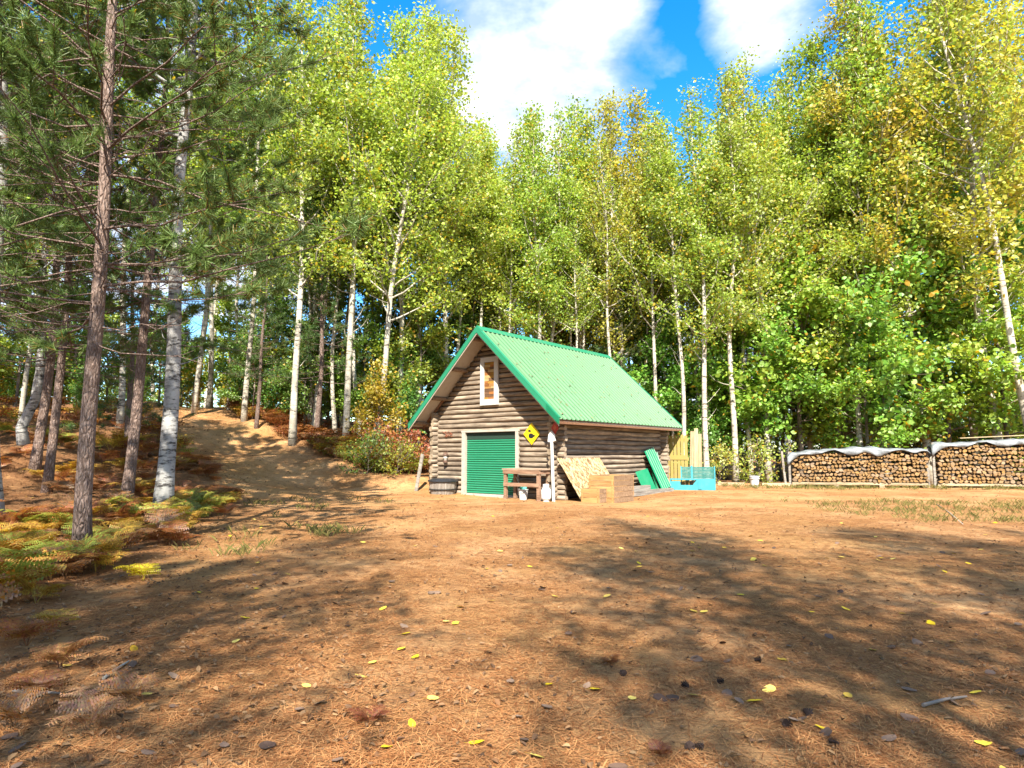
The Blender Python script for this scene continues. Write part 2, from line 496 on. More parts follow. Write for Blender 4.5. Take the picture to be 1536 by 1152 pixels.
ob('ground', gm, kind='structure', label='sandy clearing with pine needles and a track climbing left', cat='ground')

# ------------------------------------------------------------------ trees
def unit(v):
    return v / (np.linalg.norm(v, axis=-1, keepdims=True) + 1e-9)


def leaves(mb, C, size, rng, mat=1, hexa=False, up=0.35, aspect=0.8):
    n = len(C)
    nrm = unit(rng.normal(size=(n, 3)) + np.array([0, 0, up]))
    a = unit(np.cross(nrm, rng.normal(size=(n, 3))))
    a[:, 2] -= 0.35
    a = unit(a - nrm * (a * nrm).sum(1, keepdims=True))
    bvec = np.cross(nrm, a)
    l = (size * rng.uniform(0.5, 1.4, n))[:, None]
    w = l * aspect
    if hexa:
        pts = [(-.5, 0, 0), (-.15, .42, .06), (.2, .36, .03), (.5, 0, -.05), (.2, -.36, .03), (-.15, -.42, .06)]
    else:
        pts = [(-.5, 0, 0), (0.02, .46, .05), (.5, 0, 0), (0.02, -.46, .05)]
    V = np.stack([C + a * l * p[0] + bvec * w * p[1] + nrm * l * p[2] for p in pts], 1)
    k = len(pts)
    mb.add(V.reshape(-1, 3), np.arange(n * k).reshape(n, k), mat, False)


def bough(p0, az, el, L, rng, n=5, curl=0.15, wob=0.12):
    pts = [np.array(p0, float)]
    for q in range(1, n):
        el_ = el + curl * q + rng.normal() * wob
        az += rng.normal() * wob * 1.6
        st = L / (n - 1)
        pts.append(pts[-1] + st * np.array([math.cos(el_) * math.cos(az), math.cos(el_) * math.sin(az), math.sin(el_)]))
    return np.array(pts)


def at_path(P, u):
    f = u * (len(P) - 1)
    i_ = np.clip(int(f), 0, len(P) - 2)
    return P[i_] + (P[i_ + 1] - P[i_]) * (f - i_)


def trunk_path(rng, Ht, wob, n=16, bend=0.0, crook=0.0):
    t = np.linspace(0, 1, n)
    ph = rng.uniform(0, 6.28, 4)
    x = wob * (np.sin(t * 5 + ph[0]) - math.sin(ph[0])) + 0.4 * wob * (np.sin(t * 13 + ph[1]) - math.sin(ph[1])) + bend * t ** 1.6
    y = wob * (np.sin(t * 4.3 + ph[2]) - math.sin(ph[2])) + 0.4 * wob * (np.sin(t * 11 + ph[3]) - math.sin(ph[3]))
    if crook:
        x += crook * np.exp(-((t - 0.06) / 0.05) ** 2)
    return np.stack([x, y, t * Ht - 0.25], 1)


def broadleaf(seed, Ht, r0, cb, rad, nb, nleaf, lsize, el=(0.5, 1.0), bend=0.0, wob=0.18, hexa=False, shape=None, spread=0.26, subs=5, droop=0.0, crook=0.0, stubs=6, k=9, up=0.95):
    """a tapered trunk with limbs; a crown of leaves round the twigs"""
    rng = np.random.default_rng(seed)
    tr, lf = MB(), MB()
    P = trunk_path(rng, Ht, wob, bend=bend, crook=crook)
    t = np.linspace(0, 1, len(P))
    rr = r0 * (1 - 0.93 * t) ** 0.85
    rr[0] *= 1.35
    rr[1] *= 1.04
    tr.tube(P, rr, k)
    for q in range(stubs):               # dead stubs and thin twigs below the crown
        u = rng.uniform(0.14, cb + 0.1)
        B_ = bough(at_path(P, u), rng.uniform(0, 6.28), rng.uniform(0.0, 0.7), rng.uniform(0.5, 1.6), rng, 4)
        tr.tube(B_, np.linspace(0.018, 0.005, 4), 4, cap=False)
    shape = shape or (lambda s: (0.45 + 0.55 * math.sin(math.pi * min(1, s * 1.25 + 0.12))) * (1 - 0.55 * s ** 3))
    C, W = [], []
    az = rng.uniform(0, 6.28)
    for q in range(nb):
        s = (q + rng.uniform(0, 1)) / nb
        u = cb + (0.985 - cb) * s
        az += 2.4 + rng.normal() * 0.4
        L = rad * shape(s) * rng.uniform(0.65, 1.2)
        e0 = el[0] + (el[1] - el[0]) * s + rng.normal() * 0.12
        B_ = bough(at_path(P, u), az, e0, L, rng, 6, curl=0.07 - droop)
        rb = max(0.012, float(np.interp(u, t, rr)) * 0.48)
        tr.tube(B_, np.linspace(rb, 0.006, 6), 5, cap=False)
        ns = max(2, int(subs * rng.uniform(0.7, 1.3)))
        for z in range(ns):
            uu = rng.uniform(0.22, 0.98)
            S_ = bough(at_path(B_, uu), az + rng.choice([-1, 1]) * rng.uniform(0.4, 1.3), e0 * 0.6 + rng.normal() * 0.3 - droop * 2, L * rng.uniform(0.22, 0.48), rng, 4)
            tr.tube(S_, np.linspace(max(0.006, rb * 0.3), 0.004, 4), 3, cap=False)
            C.append(S_)
            W.append(L)
        C.append(B_[2:])
        W.append(L * 0.8)
    W = np.array(W)
    cnt = rng.multinomial(nleaf, W / W.sum())
    pts = []
    for path, c in zip(C, cnt):
        if c == 0:
            continue
        u = rng.uniform(0, 1, c) ** 0.8 * (len(path) - 1)
        i_ = np.clip(u.astype(int), 0, len(path) - 2)
        base = path[i_] + (path[i_ + 1] - path[i_]) * (u - i_)[:, None]
        cl = rng.normal(size=(1, 3)) * spread * 0.5
        pts.append(base + cl + rng.normal(size=(c, 3)) * spread * np.array([1, 1, 0.75]))
    leaves(lf, np.concatenate(pts), lsize, rng, 0, hexa, up)
    return tr, lf


def needles(mb, base, dirs, L, w, rng, n):
    """tufts: n needles per base point round its direction"""
    m = len(base)
    D = np.repeat(dirs, n, 0)
    Bp = np.repeat(base, n, 0)
    d = unit(D * 0.75 + rng.normal(size=(m * n, 3)) * 0.55)
    sd = unit(np.cross(d, rng.normal(size=(m * n, 3)))) * w
    l = L * rng.uniform(0.7, 1.15, (m * n, 1))
    s0 = Bp + D * rng.uniform(-0.12, 0.03, (m * n, 1))
    V = np.stack([s0 - sd * 0.5, s0 + sd * 0.5, s0 + d * l + sd * 0.3, s0 + d * l - sd * 0.3], 1)
    mb.add(V.reshape(-1, 3), np.arange(m * n * 4).reshape(-1, 4), 0, False)


def conifer(seed, Ht, r0, cb, rad, whorls, per, tufts, nper, nlen, nw, dead=0, el=(-0.05, 0.6), wob=0.1, sub=5, taper=0.7, k=9):
    rng = np.random.default_rng(seed)
    tr, lf = MB(), MB()
    P = trunk_path(rng, Ht, wob)
    t = np.linspace(0, 1, len(P))
    rr = r0 * (1 - 0.95 * t) ** 0.8
    rr[0] *= 1.3
    tr.tube(P, rr, k)
    for q in range(dead):                # bare, dead lower branches
        u = rng.uniform(0.2, cb + 0.22)
        az = rng.uniform(0, 6.28)
        B_ = bough(at_path(P, u), az, rng.uniform(-0.25, 0.35), rng.uniform(0.8, 2.6), rng, 6, curl=0.0, wob=0.18)
        tr.tube(B_, np.linspace(0.011, 0.004, 6), 4, cap=False)
        for z in range(rng.integers(2, 6)):
            S_ = bough(at_path(B_, rng.uniform(0.3, 0.95)), az + rng.choice([-1, 1]) * rng.uniform(0.4, 1.1), rng.uniform(-0.3, 0.4), rng.uniform(0.3, 0.9), rng, 4, wob=0.22)
            tr.tube(S_, np.linspace(0.008, 0.003, 4), 3, cap=False)
    base, dirs = [], []
    for q in range(whorls):
        s = (q + 0.5) / whorls
        u = cb + (0.98 - cb) * s
        a0 = rng.uniform(0, 6.28)
        for z in range(per):
            az = a0 + z * 6.28 / per + rng.normal() * 0.25
            L = rad * (1 - taper * s ** 1.3) * rng.uniform(0.6, 1.15)
            e0 = el[0] + (el[1] - el[0]) * s + rng.normal() * 0.15
            B_ = bough(at_path(P, min(0.99, u + rng.normal() * 0.012)), az, e0, L, rng, 6, curl=0.05)
            tr.tube(B_, np.linspace(0.005 + 0.0045 * L, 0.003, 6), 5, cap=False)
            for y in range(sub):
                uu = rng.uniform(0.3, 1.0)
                S_ = bough(at_path(B_, uu), az + rng.normal() * 0.8, e0 + rng.uniform(0, 0.5), L * rng.uniform(0.15, 0.35), rng, 3)
                tr.tube(S_, np.linspace(0.008, 0.004, 3), 3, cap=False)
                for x in range(tufts):
                    v = rng.uniform(0.3, 1.0)
                    base.append(at_path(S_, v))
                    dirs.append(unit(S_[-1] - S_[0] + rng.normal(size=3) * 0.12 * L))
    needles(lf, np.array(base), np.array(dirs), nlen, nw, rng, nper)
    return tr, lf


KIND = {}


def kind(name, pair, bark, leaf):
    tr, lf = pair
    V = np.concatenate(tr.v)
    KIND[name] = (tr.mesh(name + '_trunk', bark), lf.mesh(name + '_crown', leaf), float(V[:, 2].max()))


for q in range(6):   # slender aspens
    kind('aspen%d' % q, broadleaf(100 + q, 18.0, 0.10 + 0.014 * (q % 3), [0.36, 0.45, 0.3, 0.4, 0.48, 0.34][q], [2.6, 2.1, 2.8, 2.3, 2.0, 2.5][q], 34, 10500, 0.135, bend=[0, 0.6, -0.5, 0.3, -0.8, 0][q]), M_WBARK, M_LEAF)
for q in range(2):   # broad-crowned poplars, leafy a long way down
    kind('poplar%d' % q, broadleaf(130 + q, 20.0, 0.14, 0.27, 4.2, 52, 21000, 0.14, bend=0.3 - 0.5 * q, subs=7), M_WBARK, M_LEAF)
for q in range(2):   # thin-crowned aspens, half of the leaves down
    kind('thin%d' % q, broadleaf(190 + q, 18.0, 0.11, [0.38, 0.45][q], [3.2, 2.7][q], 32, [4600, 3900][q], 0.13, bend=0.4 - q), M_WBARK, M_LEAF)
for q in range(3):   # maples of the understorey, layered leaves
    kind('maple%d' % q, broadleaf(140 + q, 9.0, 0.09, 0.2, 2.9, 26, 9000, 0.17, el=(0.05, 0.7), wob=0.15, hexa=True, droop=0.03, up=1.1, spread=0.24), M_GBARK, M_MAPLE)
for q in range(2):   # saplings and shrubs
    kind('sapling%d' % q, broadleaf(150 + q, 4.0, 0.03, 0.12, 1.3, 16, 2600, 0.13, el=(0.3, 1.0), wob=0.12, hexa=True, up=0.9, stubs=2, k=6, spread=0.2), M_GBARK, M_MAPLE)
for q in range(2):
    kind('shrub%d' % q, broadleaf(160 + q, 1.5, 0.018, 0.05, 1.15, 14, 900, 0.085, el=(0.2, 1.0), wob=0.1, hexa=True, up=0.8, stubs=0, k=5, spread=0.13), M_GBARK, M_MAPLE)
kind('birch', broadleaf(170, 19.0, 0.165, 0.43, 3.9, 36, 15000, 0.085, el=(0.15, 0.9), bend=0.35, hexa=True, droop=0.05, stubs=10, k=14, spread=0.3), M_BBARK, M_LEAF)
kind('crooked', broadleaf(171, 11.0, 0.13, 0.5, 1.9, 20, 7000, 0.11, bend=0.5, crook=-0.25, stubs=10), M_BBARK, M_LEAF)
kind('redpine0', conifer(180, 17.0, 0.115, 0.24, 3.7, 26, 5, 6, 36, 0.17, 0.009, dead=46, k=14, sub=6), M_PBARK, M_NEEDLE)
kind('redpine1', conifer(181, 16.0, 0.13, 0.27, 3.5, 24, 5, 6, 36, 0.17, 0.009, dead=40, k=14, sub=6), M_PBARK, M_NEEDLE)
kind('pine0', conifer(182, 13.0, 0.13, 0.22, 2.6, 18, 5, 3, 16, 0.2, 0.016, dead=14, sub=5), M_PBARK, M_NEEDLE)
kind('pine1', conifer(183, 11.0, 0.12, 0.12, 2.5, 17, 5, 3, 16, 0.2, 0.016, dead=8, sub=5, taper=0.8), M_PBARK, M_NEEDLE)

YG = (0.31, 0.375, 0.05)      # autumn aspen, yellow-green
GR = (0.20, 0.28, 0.04)        # still green
DG = (0.05, 0.105, 0.03)       # pine
TREES = []


def tree(kname, name, px, depth, top=None, label='', cat='tree', group=None, color=YG, dx=0.0, rz=None, lean=0.0, leanaz=0.0, height=None, x=None):
    x0, y0 = gp(px, depth) if x is None else (x, depth)
    z0 = hz(x0, y0)
    trm, lfm, h0 = KIND[kname]
    if top is not None:
        r = pix_ray(768, top)
        height = CAMZ + r[2] / r[1] * y0 - z0
    s = (height or h0) / h0
    rng = np.random.default_rng(int(abs(x0 * 131 + y0 * 977)) + 3)
    rz = rng.uniform(0, 6.28) if rz is None else rz
    e = ob(name, None, loc=(x0, y0, z0), label=label, cat=cat, group=group)
    e.empty_display_size = 0.3
    # lean in the picture plane (radians, + to the right), then spin
    e.rotation_euler = (Matrix.Rotation(lean, 3, 'Y') @ Matrix.Rotation(leanaz, 3, 'X') @ Matrix.Rotation(rz, 3, 'Z')).to_euler()
    e.scale = (s, s, s)
    j_ = rng.uniform(0.9, 1.12) * np.array([rng.uniform(0.86, 1.02), 1, 1])
    cc = tuple(np.array(color) * j_)
    ob('trunk', trm, e)
    ob('crown', lfm, e, color=cc)
    TREES.append((x0, y0))
    return e


# -- trees one can point at, from the left edge to the right
tree('redpine0', 'red_pine', 138, 8.6, height=15.5, label='rough-barked pine nearest the camera, standing among ferns at left', color=(0.115, 0.17, 0.04), rz=0.8, lean=-0.022)
tree('redpine1', 'red_pine', 196, 14.6, height=15.5, label='second rough-barked pine, between the nearest pine and the white birch', color=(0.115, 0.17, 0.04), rz=2.0, lean=0.02)
tree('birch', 'birch_tree', 250, 13.4, height=19.5, label='thick white-barked birch with dark blotches beside the sandy track', color=(0.17, 0.22, 0.035), rz=0.4, lean=-0.055)
tree('birch', 'birch_tree', 4, 11.5, height=18, label='pale trunk cut off by the left edge of the photo', color=(0.13, 0.19, 0.035), rz=3.0)
tree('crooked', 'birch_tree', 46, 20.0, height=12.5, label='small white birch with a crooked foot on the left slope', color=YG, rz=0.2)
tree('redpine1', 'red_pine', -70, 10.2, height=15, label='pine just outside the left edge whose boughs hang into the photo', color=(0.115, 0.17, 0.04), rz=4.1)
tree('redpine0', 'red_pine', 78, 15.5, height=15.5, label='pine trunk between the left edge and the nearest pine', color=(0.115, 0.17, 0.04), rz=2.6)
tree('aspen1', 'aspen_tree', 180, 26, top=-60, label='slim pale aspen seen between the pine and the birch at left', color=GR)
tree('aspen3', 'aspen_tree', 290, 33, top=-20, label='pale aspen at the crest of the sandy track', color=YG)
tree('aspen4', 'aspen_tree', 312, 37, top=40, label='white stub-like aspen just right of the track crest', color=YG)
tree('aspen0', 'aspen_tree', 366, 32, top=-60, label='dark slender aspen on the bracken bank above the track', color=GR)
tree('aspen2', 'aspen_tree', 440, 28.5, top=-50, label='stout grey aspen at the front of the bracken bank', color=YG, lean=0.01)
tree('pine0', 'pine_tree', 474, 30, top=250, label='dark-trunked pine beside the stout grey aspen on the bank', color=(0.09, 0.15, 0.04))
tree('aspen5', 'aspen_tree', 520, 29, top=-10, label='straight pale aspen between the bank pine and the leaning aspen', color=YG)
tree('poplar0', 'poplar_tree', 566, 29.5, top=0, label='tall leaning poplar with a big yellow-green crown left of the cabin', color=(0.33, 0.385, 0.05), lean=0.075, rz=1.0)
tree('poplar1', 'poplar_tree', 625, 33, top=40, label='tall poplar rising just left of the cabin eave', color=(0.33, 0.38, 0.05), lean=0.03)
tree('poplar1', 'poplar_tree', 596, 31, top=25, label='full yellow-green poplar crown right behind the leaning poplar', color=(0.33, 0.385, 0.05), rz=2.5)
tree('aspen2', 'aspen_tree', 668, 33, top=45, label='tall aspen whose crown edge borders the open sky above the roof', color=(0.33, 0.38, 0.05))
tree('poplar0', 'poplar_tree', 478, 34, top=-40, label='tall poplar behind the bank pine left of the cabin', color=YG, rz=0.3)
for px_, d_, top_, kn, ln, lb in [
    (722, 34, 205, 'aspen1', 0.03, 'thin white aspen leaning right behind the roof peak'),
    (749, 36, 235, 'aspen4', 0.0, 'thin straight aspen just right of the roof peak'),
    (768, 33.5, 185, 'aspen0', 0.01, 'white aspen behind the front third of the roof ridge'),
    (791, 36.5, 165, 'aspen3', 0.0, 'white aspen behind the middle of the roof ridge, left of a close pair'),
    (806, 33.5, 170, 'aspen5', 0.005, 'left one of a close pair of white aspens behind the ridge'),
    (821, 34.5, 160, 'aspen2', 0.015, 'right one of a close pair of white aspens behind the ridge'),
    (853, 36, 175, 'aspen1', 0.03, 'white aspen in front of the golden tree behind the roof'),
    (885, 37, 150, 'aspen0', -0.01, 'yellow-green aspen behind the rear half of the roof'),
    (930, 35, 145, 'poplar1', -0.01, 'full-crowned yellowing tree behind the rear end of the ridge'),
    (975, 36, 140, 'aspen3', 0.0, 'aspen with an orange-tinged top behind the rear eave'),
    (1022, 31, 165, 'aspen4', 0.0, 'grey-white aspen right beside the rear corner of the roof'),
    (1058, 30, 120, 'aspen2', -0.005, 'mottled white aspen behind the turquoise box'),
    (1100, 31, 110, 'aspen5', 0.0, 'straight pale aspen left of the white bucket'),
    (1150, 32, 85, 'poplar0', 0.0, 'pale aspen right of the white bucket, full-crowned'),
    (1215, 34, 75, 'aspen0', -0.01, 'aspen behind the left end of the first woodpile'),
    (1258, 33, 40, 'aspen1', 0.0, 'dark-stemmed aspen behind the middle of the first woodpile'),
    (1392, 31, -30, 'aspen5', -0.085, 'pale trunk leaning left behind the post between the woodpiles'),
    (1462, 33, -40, 'poplar1', 0.0, 'broad yellow-green tree behind the second woodpile'),
]:
    c_ = (0.38, 0.36, 0.05) if px_ in (930, 975) else YG
    if px_ >= 1100 and px_ < 1200:
        c_ = (0.29, 0.35, 0.05)
    tree(kn, 'aspen_tree', px_, d_, top=top_, label=lb, color=c_, lean=ln)
tree('aspen2', 'aspen_tree', 1288, 30.6, top=130, label='yellow-green aspen right behind the middle of the first woodpile', color=(0.33, 0.38, 0.05))
tree('maple2', 'maple_tree', 1300, 30.4, top=430, label='low bright maple just behind the first woodpile', color=(0.24, 0.36, 0.04))
tree('poplar0', 'oak_tree', 1320, 31.5, top=-45, label='tall tree with an orange-gold top above the woodpiles', color=(0.40, 0.34, 0.05), rz=2.2)
tree('thin1', 'aspen_tree', 1552, 28, top=-160, label='slim pale trunk leaning left at the right edge of the photo', color=(0.30, 0.37, 0.05), lean=-0.10, rz=4.0)
tree('poplar0', 'aspen_tree', 1500, 29.5, top=-150, label='dense yellow-orange crown filling the upper right corner', color=(0.40, 0.37, 0.05), rz=5.0)
tree('sapling0', 'golden_tree', 838, 41, height=10.5, label='golden-orange tree glimpsed between white trunks behind the roof', color=(0.42, 0.22, 0.015))
tree('pine1', 'pine_tree', 925, 35.5, top=395, label='soft green pine behind the rear half of the green roof', color=(0.10, 0.17, 0.045))
tree('pine1', 'pine_tree', 1190, 35, top=440, label='dark green pine behind the left end of the first woodpile', color=(0.07, 0.12, 0.035))
tree('pine0', 'pine_tree', 540, 33, top=300, label='shady pine behind the leaning poplar left of the cabin', color=(0.08, 0.13, 0.035))
tree('pine0', 'pine_tree', 385, 31, top=330, label='spreading pine over the bracken bank right of the track', color=(0.08, 0.13, 0.035))
for q, (px_, d_, top_, lb) in enumerate([
    (1125, 34, 400, 'green maple behind the white bucket'), (1195, 32.5, 350, 'bright green maple over the left end of the first woodpile'),
    (1262, 33, 380, 'bright green maple over the middle of the first woodpile'), (1330, 31.5, 330, 'bright green maple over the right end of the first woodpile'),
    (1425, 31, 360, 'green maple leaning over the gap between the woodpiles'), (1505, 30, 330, 'leafy green maple over the second woodpile at the right edge'),
    (1375, 36, 200, 'taller green maple farther back between the two woodpiles'), (1060, 36, 420, 'small green maple behind the yellow pallet'),
    (968, 37, 430, 'small maple just behind the rear roof slope'), (655, 36, 400, 'green maple behind the left eave of the cabin'),
    (495, 34, 420, 'green maple behind the bank, between bank pine and leaning poplar'), (590, 34.5, 430, 'green maple right of the leaning poplar'),
    (410, 36, 440, 'green maple above the bracken bank near the track'), (340, 40, 430, 'yellow-green maple beyond the track crest'),
    (235, 36, 440, 'yellow-green maple seen between birch and pine, beyond the track'), (110, 30, 400, 'maple in the left woods behind the nearest pine'),
    (20, 28, 380, 'maple in the left woods behind the crooked birch'),
    (455, 32, 470, 'bright low maple just behind the bank, right of the bank pine'), (545, 31.5, 455, 'bright low maple behind the leaning poplar'), (620, 32, 430, 'bright green maple close behind the left eave'),
    (380, 34, 470, 'bright low maple above the track, left of the stout grey aspen'), (270, 39, 470, 'bright maple straight beyond the track crest'), (160, 33, 450, 'bright maple seen left of the birch'),
    (700, 38, 400, 'green maple behind the front roof peak'), (1010, 34, 470, 'low green maple right of the rear eave'), (1100, 33.5, 500, 'low bright maple behind the bucket'),
    (870, 40, 420, 'green maple behind the golden tree')]):
    tree('maple%d' % (q % 3), 'maple_tree', px_, d_, top=top_, label=lb, color=[(0.18, 0.34, 0.045), (0.24, 0.37, 0.045), (0.30, 0.38, 0.045)][q % 3] if px_ > 1000 else [(0.19, 0.29, 0.04), (0.26, 0.32, 0.04), (0.16, 0.25, 0.04)][q % 3])

# -- fill of the woods: countable, yet alike
rng = np.random.default_rng(21)


def clear_of(x, y, m):
    return all((x - a) ** 2 + (y - b_) ** 2 > m * m for a, b_ in TREES)


nfill = 0
tries = 0
while nfill < 75 and tries < 4000:
    tries += 1
    d_ = rng.uniform(36, 72) if rng.random() < 0.8 else rng.uniform(28, 40)
    px_ = rng.uniform(-230, 1760)
    x_, y_ = gp(px_, d_)
    if woods(np.array(x_), np.array(y_)) < 2.0 or not clear_of(x_, y_, 2.0):
        continue
    # keep the low skyline over the roof and to its right
    sky_y = np.interp(px_, [0, 500, 560, 700, 745, 860, 960, 1060, 1150, 1270, 1300, 1536], [60, 90, 60, 110, 230, 190, 165, 150, 120, 80, 20, 0])
    u_ = rng.random()
    if u_ < 0.70:
        tree('aspen%d' % rng.integers(6), 'aspen_tree', px_, d_, top=sky_y + rng.uniform(10, 150), label='slender pale-trunked aspen deep in the woods around the clearing', group='aspens deep in the woods', color=YG if rng.random() < 0.7 else GR, lean=rng.normal() * 0.025)
    elif u_ < 0.84:
        tree('pine%d' % rng.integers(2), 'pine_tree', px_, d_, height=rng.uniform(8, 14), label='dark pine deep in the woods around the clearing', group='pines deep in the woods', color=DG)
    else:
        tree('maple%d' % rng.integers(3), 'maple_tree', px_, d_, height=rng.uniform(6, 10), label='leafy green maple deep in the woods around the clearing', group='maples deep in the woods', color=(0.12, 0.19, 0.03))
    nfill += 1
# the far woods beyond, a mass of leaves
frg = np.random.default_rng(77)
nfar = 52000
fx = frg.uniform(-130, 130, nfar)
fy = frg.uniform(72, 96, nfar)
ftop = 10 + 3.0 * vnoise(fx, fy, 6, 3) + 2.5 * vnoise(fx, fy, 2.1, 4)
fz = H(fx, fy) + ftop * frg.uniform(0, 1, nfar) ** 0.85
fm = MB()
leaves(fm, np.stack([fx, fy, fz], 1), 0.55, frg, 0, False, 0.3)
ob('distant_woods', fm.mesh('distant_woods', M_LEAF), kind='stuff', label='green mass of the far woods behind the trees', cat='woods', color=(0.22, 0.29, 0.05))
# slim trunks standing close together behind the front row
nt_ = 0
tries = 0
while nt_ < 62 and tries < 3000:
    tries += 1
    px_, d_ = rng.uniform(300, 1300), rng.uniform(30.5, 40)
    x_, y_ = gp(px_, d_)
    if woods(np.array(x_), np.array(y_)) < 1.0 or not clear_of(x_, y_, 0.8):
        continue
    sky_y = np.interp(px_, [0, 500, 560, 700, 745, 860, 960, 1060, 1150, 1270, 1300, 1536], [60, 90, 60, 110, 230, 190, 165, 150, 120, 80, 20, 0])
    tree('thin%d' % rng.integers(2), 'aspen_tree', px_, d_, top=sky_y + rng.uniform(20, 130), label='slim white aspen trunk in the thicket behind the cabin and bank', group='slim aspens in the thicket', color=YG, lean=rng.normal() * 0.03)
    nt_ += 1
# left woods near the camera
nl = 0
tries = 0
while nl < 16 and tries < 3000:
    tries += 1
    x_, y_ = rng.uniform(-34, -9), rng.uniform(14, 40)
    px_ = 768 + x_ / y_ * FPX
    if px_ < -350 or px_ > 330 or woods(np.array(x_), np.array(y_)) < 2.0 or not clear_of(x_, y_, 2.6):
        continue
    if rng.random() < 0.45:
        tree('pine%d' % rng.integers(2), 'pine_tree', px_, y_, height=rng.uniform(9, 14), label='young pine in the shady woods left of the track', group='pines left of the track', color=(0.075, 0.13, 0.035))
    else:
        tree('aspen%d' % rng.integers(6), 'aspen_tree', px_, y_, height=rng.uniform(13, 19), label='slender aspen in the shady woods left of the track', group='aspens left of the track', color=GR)
    nl += 1
# saplings between the trunks
ns = 0
tries = 0
while ns < 70 and tries < 3000:
    tries += 1
    d_ = rng.uniform(28, 46)
    px_ = rng.uniform(-60, 1650)
    x_, y_ = gp(px_, d_)
    if woods(np.array(x_), np.array(y_)) < 0.8 or not clear_of(x_, y_, 0.9) or (620 < px_ < 1000):
        continue
    tree('sapling%d' % rng.integers(2), 'sapling', px_, d_, height=rng.uniform(2.2, 5.0), label='leafy sapling growing between the trunks at the edge of the woods', group='saplings at the edge of the woods',
         color=[(0.17, 0.29, 0.04), (0.29, 0.32, 0.04), (0.13, 0.25, 0.04), (0.42, 0.30, 0.03)][rng.integers(4)], lean=rng.normal() * 0.06)
    ns += 1
# trees at the photographer's back: the clearing's other edge, whose shade falls across the foreground
for q, (x_, y_, kn, h_) in enumerate([
    (-11.5, -6.0, 'thin0', 17), (-8.4, -5.0, 'thin1', 15), (-5.6, -6.4, 'thin0', 18), (-2.4, -4.6, 'thin0', 16.5), (2.6, -5.0, 'thin0', 18),
    (6.0, -6.4, 'thin0', 19), (9.2, -5.0, 'thin0', 16), (12.4, -6.5, 'thin1', 18.5), (15.6, -5.6, 'thin0', 18), (18.8, -6.6, 'thin1', 17), (-15, -6, 'thin0', 16),
    (1.8, -9.5, 'thin1', 21), (7.4, -9.8, 'thin0', 21), (-4.2, -9.3, 'redpine0', 17), (13.2, -9.5, 'thin1', 18), (-12.5, -10, 'thin0', 19), (-8.6, -9.0, 'thin1', 17)]):
    tree(kn, 'pine_tree' if 'pine' in kn else 'poplar_tree', 0, y_, x=x_, height=h_, label='tall tree at the near edge of the clearing, shading the foreground', group='trees at the near edge of the clearing', color=(0.08, 0.13, 0.035) if 'pine' in kn else GR)

# ------------------------------------------------------------------ log cabin
YAW = 0.688
CO = Vector((1.421, 19.977, 0.0))
CW, CL, ZE, ZR = 5.796, 7.566, 2.505, 5.681        # outer footprint, eave and ridge heights
OE, OF, OB, INS = 0.43, 0.555, 0.375, 0.25
XM = -CW / 2
SLOPE = (ZR - ZE) / (CW / 2 + OE)


def cab(x, y, z=None):
    """cabin coordinates (x right, y back) to the world"""
    wx = CO.x + x * math.cos(YAW) + y * math.sin(YAW)
    wy = CO.y - x * math.sin(YAW) + y * math.cos(YAW)
    return Vector((wx, wy, hz(wx, wy) if z is None else z))


M_LOG = wood('weathered_log', (0.085, 0.057, 0.04), (0.46, 0.37, 0.275), (1.2, 16, 16), bstr=0.5, spots=0.15)
M_LOGEND = wood('log_end', (0.19, 0.13, 0.085), (0.46, 0.37, 0.26), (12, 12, 12))
M_CHINK, _, _ = principled('chinking', (0.045, 0.03, 0.02), 0.95)
M_GREEN = paint('green_metal_roof', (0.115, 0.265, 0.125), 0.5, 0.12, (0.16, 0.22, 0.12), 1.2, spec=0.35)
M_TRIM = paint('green_trim', (0.025, 0.27, 0.14), 0.4, 0.06, (0.03, 0.22, 0.12), 4.0, spec=0.5)
M_DOOR = paint('green_door_slat', (0.025, 0.26, 0.135), 0.4, 0.12, (0.07, 0.33, 0.2), 3.0, spec=0.5)
M_WHITE = paint('white_paint', (0.66, 0.65, 0.62), 0.55, 0.12, (0.5, 0.46, 0.4), 7.0)
M_FRAMEW = paint('weathered_white_board', (0.52, 0.48, 0.41), 0.7, 0.25, (0.36, 0.29, 0.21), 9.0)
M_SOFF = paint('soffit_board', (0.50, 0.44, 0.37), 0.8, 0.15, (0.30, 0.24, 0.18), 5.0)
M_BROWN = wood('brown_board', (0.12, 0.055, 0.03), (0.30, 0.16, 0.09), (3, 24, 24))
M_PURLIN = wood('purlin_wood', (0.12, 0.08, 0.05), (0.30, 0.2, 0.13), (3, 20, 20))

cabin = ob('log_cabin', None, loc=(CO.x, CO.y, 0), rot=(0, 0, -YAW), label='small weathered log cabin with a green metal roof and green roll-up door', cat='cabin')
lrng = np.random.default_rng(5)


def log_mesh(L, r, seed, k=9):
    rg = np.random.default_rng(seed)
    n = max(4, int(L / 0.35) + 2)
    x = np.linspace(0, L, n)
    ph = rg.uniform(0, 6.28, 3)
    P = np.stack([x, 0.008 * np.sin(x * 1.1 + ph[0]), 0.009 * np.sin(x * 1.4 + ph[1])], 1)
    rad = r * (1 + 0.05 * np.sin(x * 1.3 + ph[2]) + 0.05 * rg.normal(size=n) * 0.6) * np.linspace(1.05, 0.95, n)
    rad2 = rad[:, None] * (1 + 0.04 * rg.normal(size=(1, k)) + 0.025 * rg.normal(size=(n, k)))
    mb = MB()
    mb.tube(P, rad2, k, 0, True, True, 1)
    return mb.mesh('log', [M_LOG, M_LOGEND])


PITCHL, RL = 0.166, 0.083
FRONT, BACK, RIGHT, LEFT = INS, CL - INS, -INS, -(CW - INS)
core = MB()
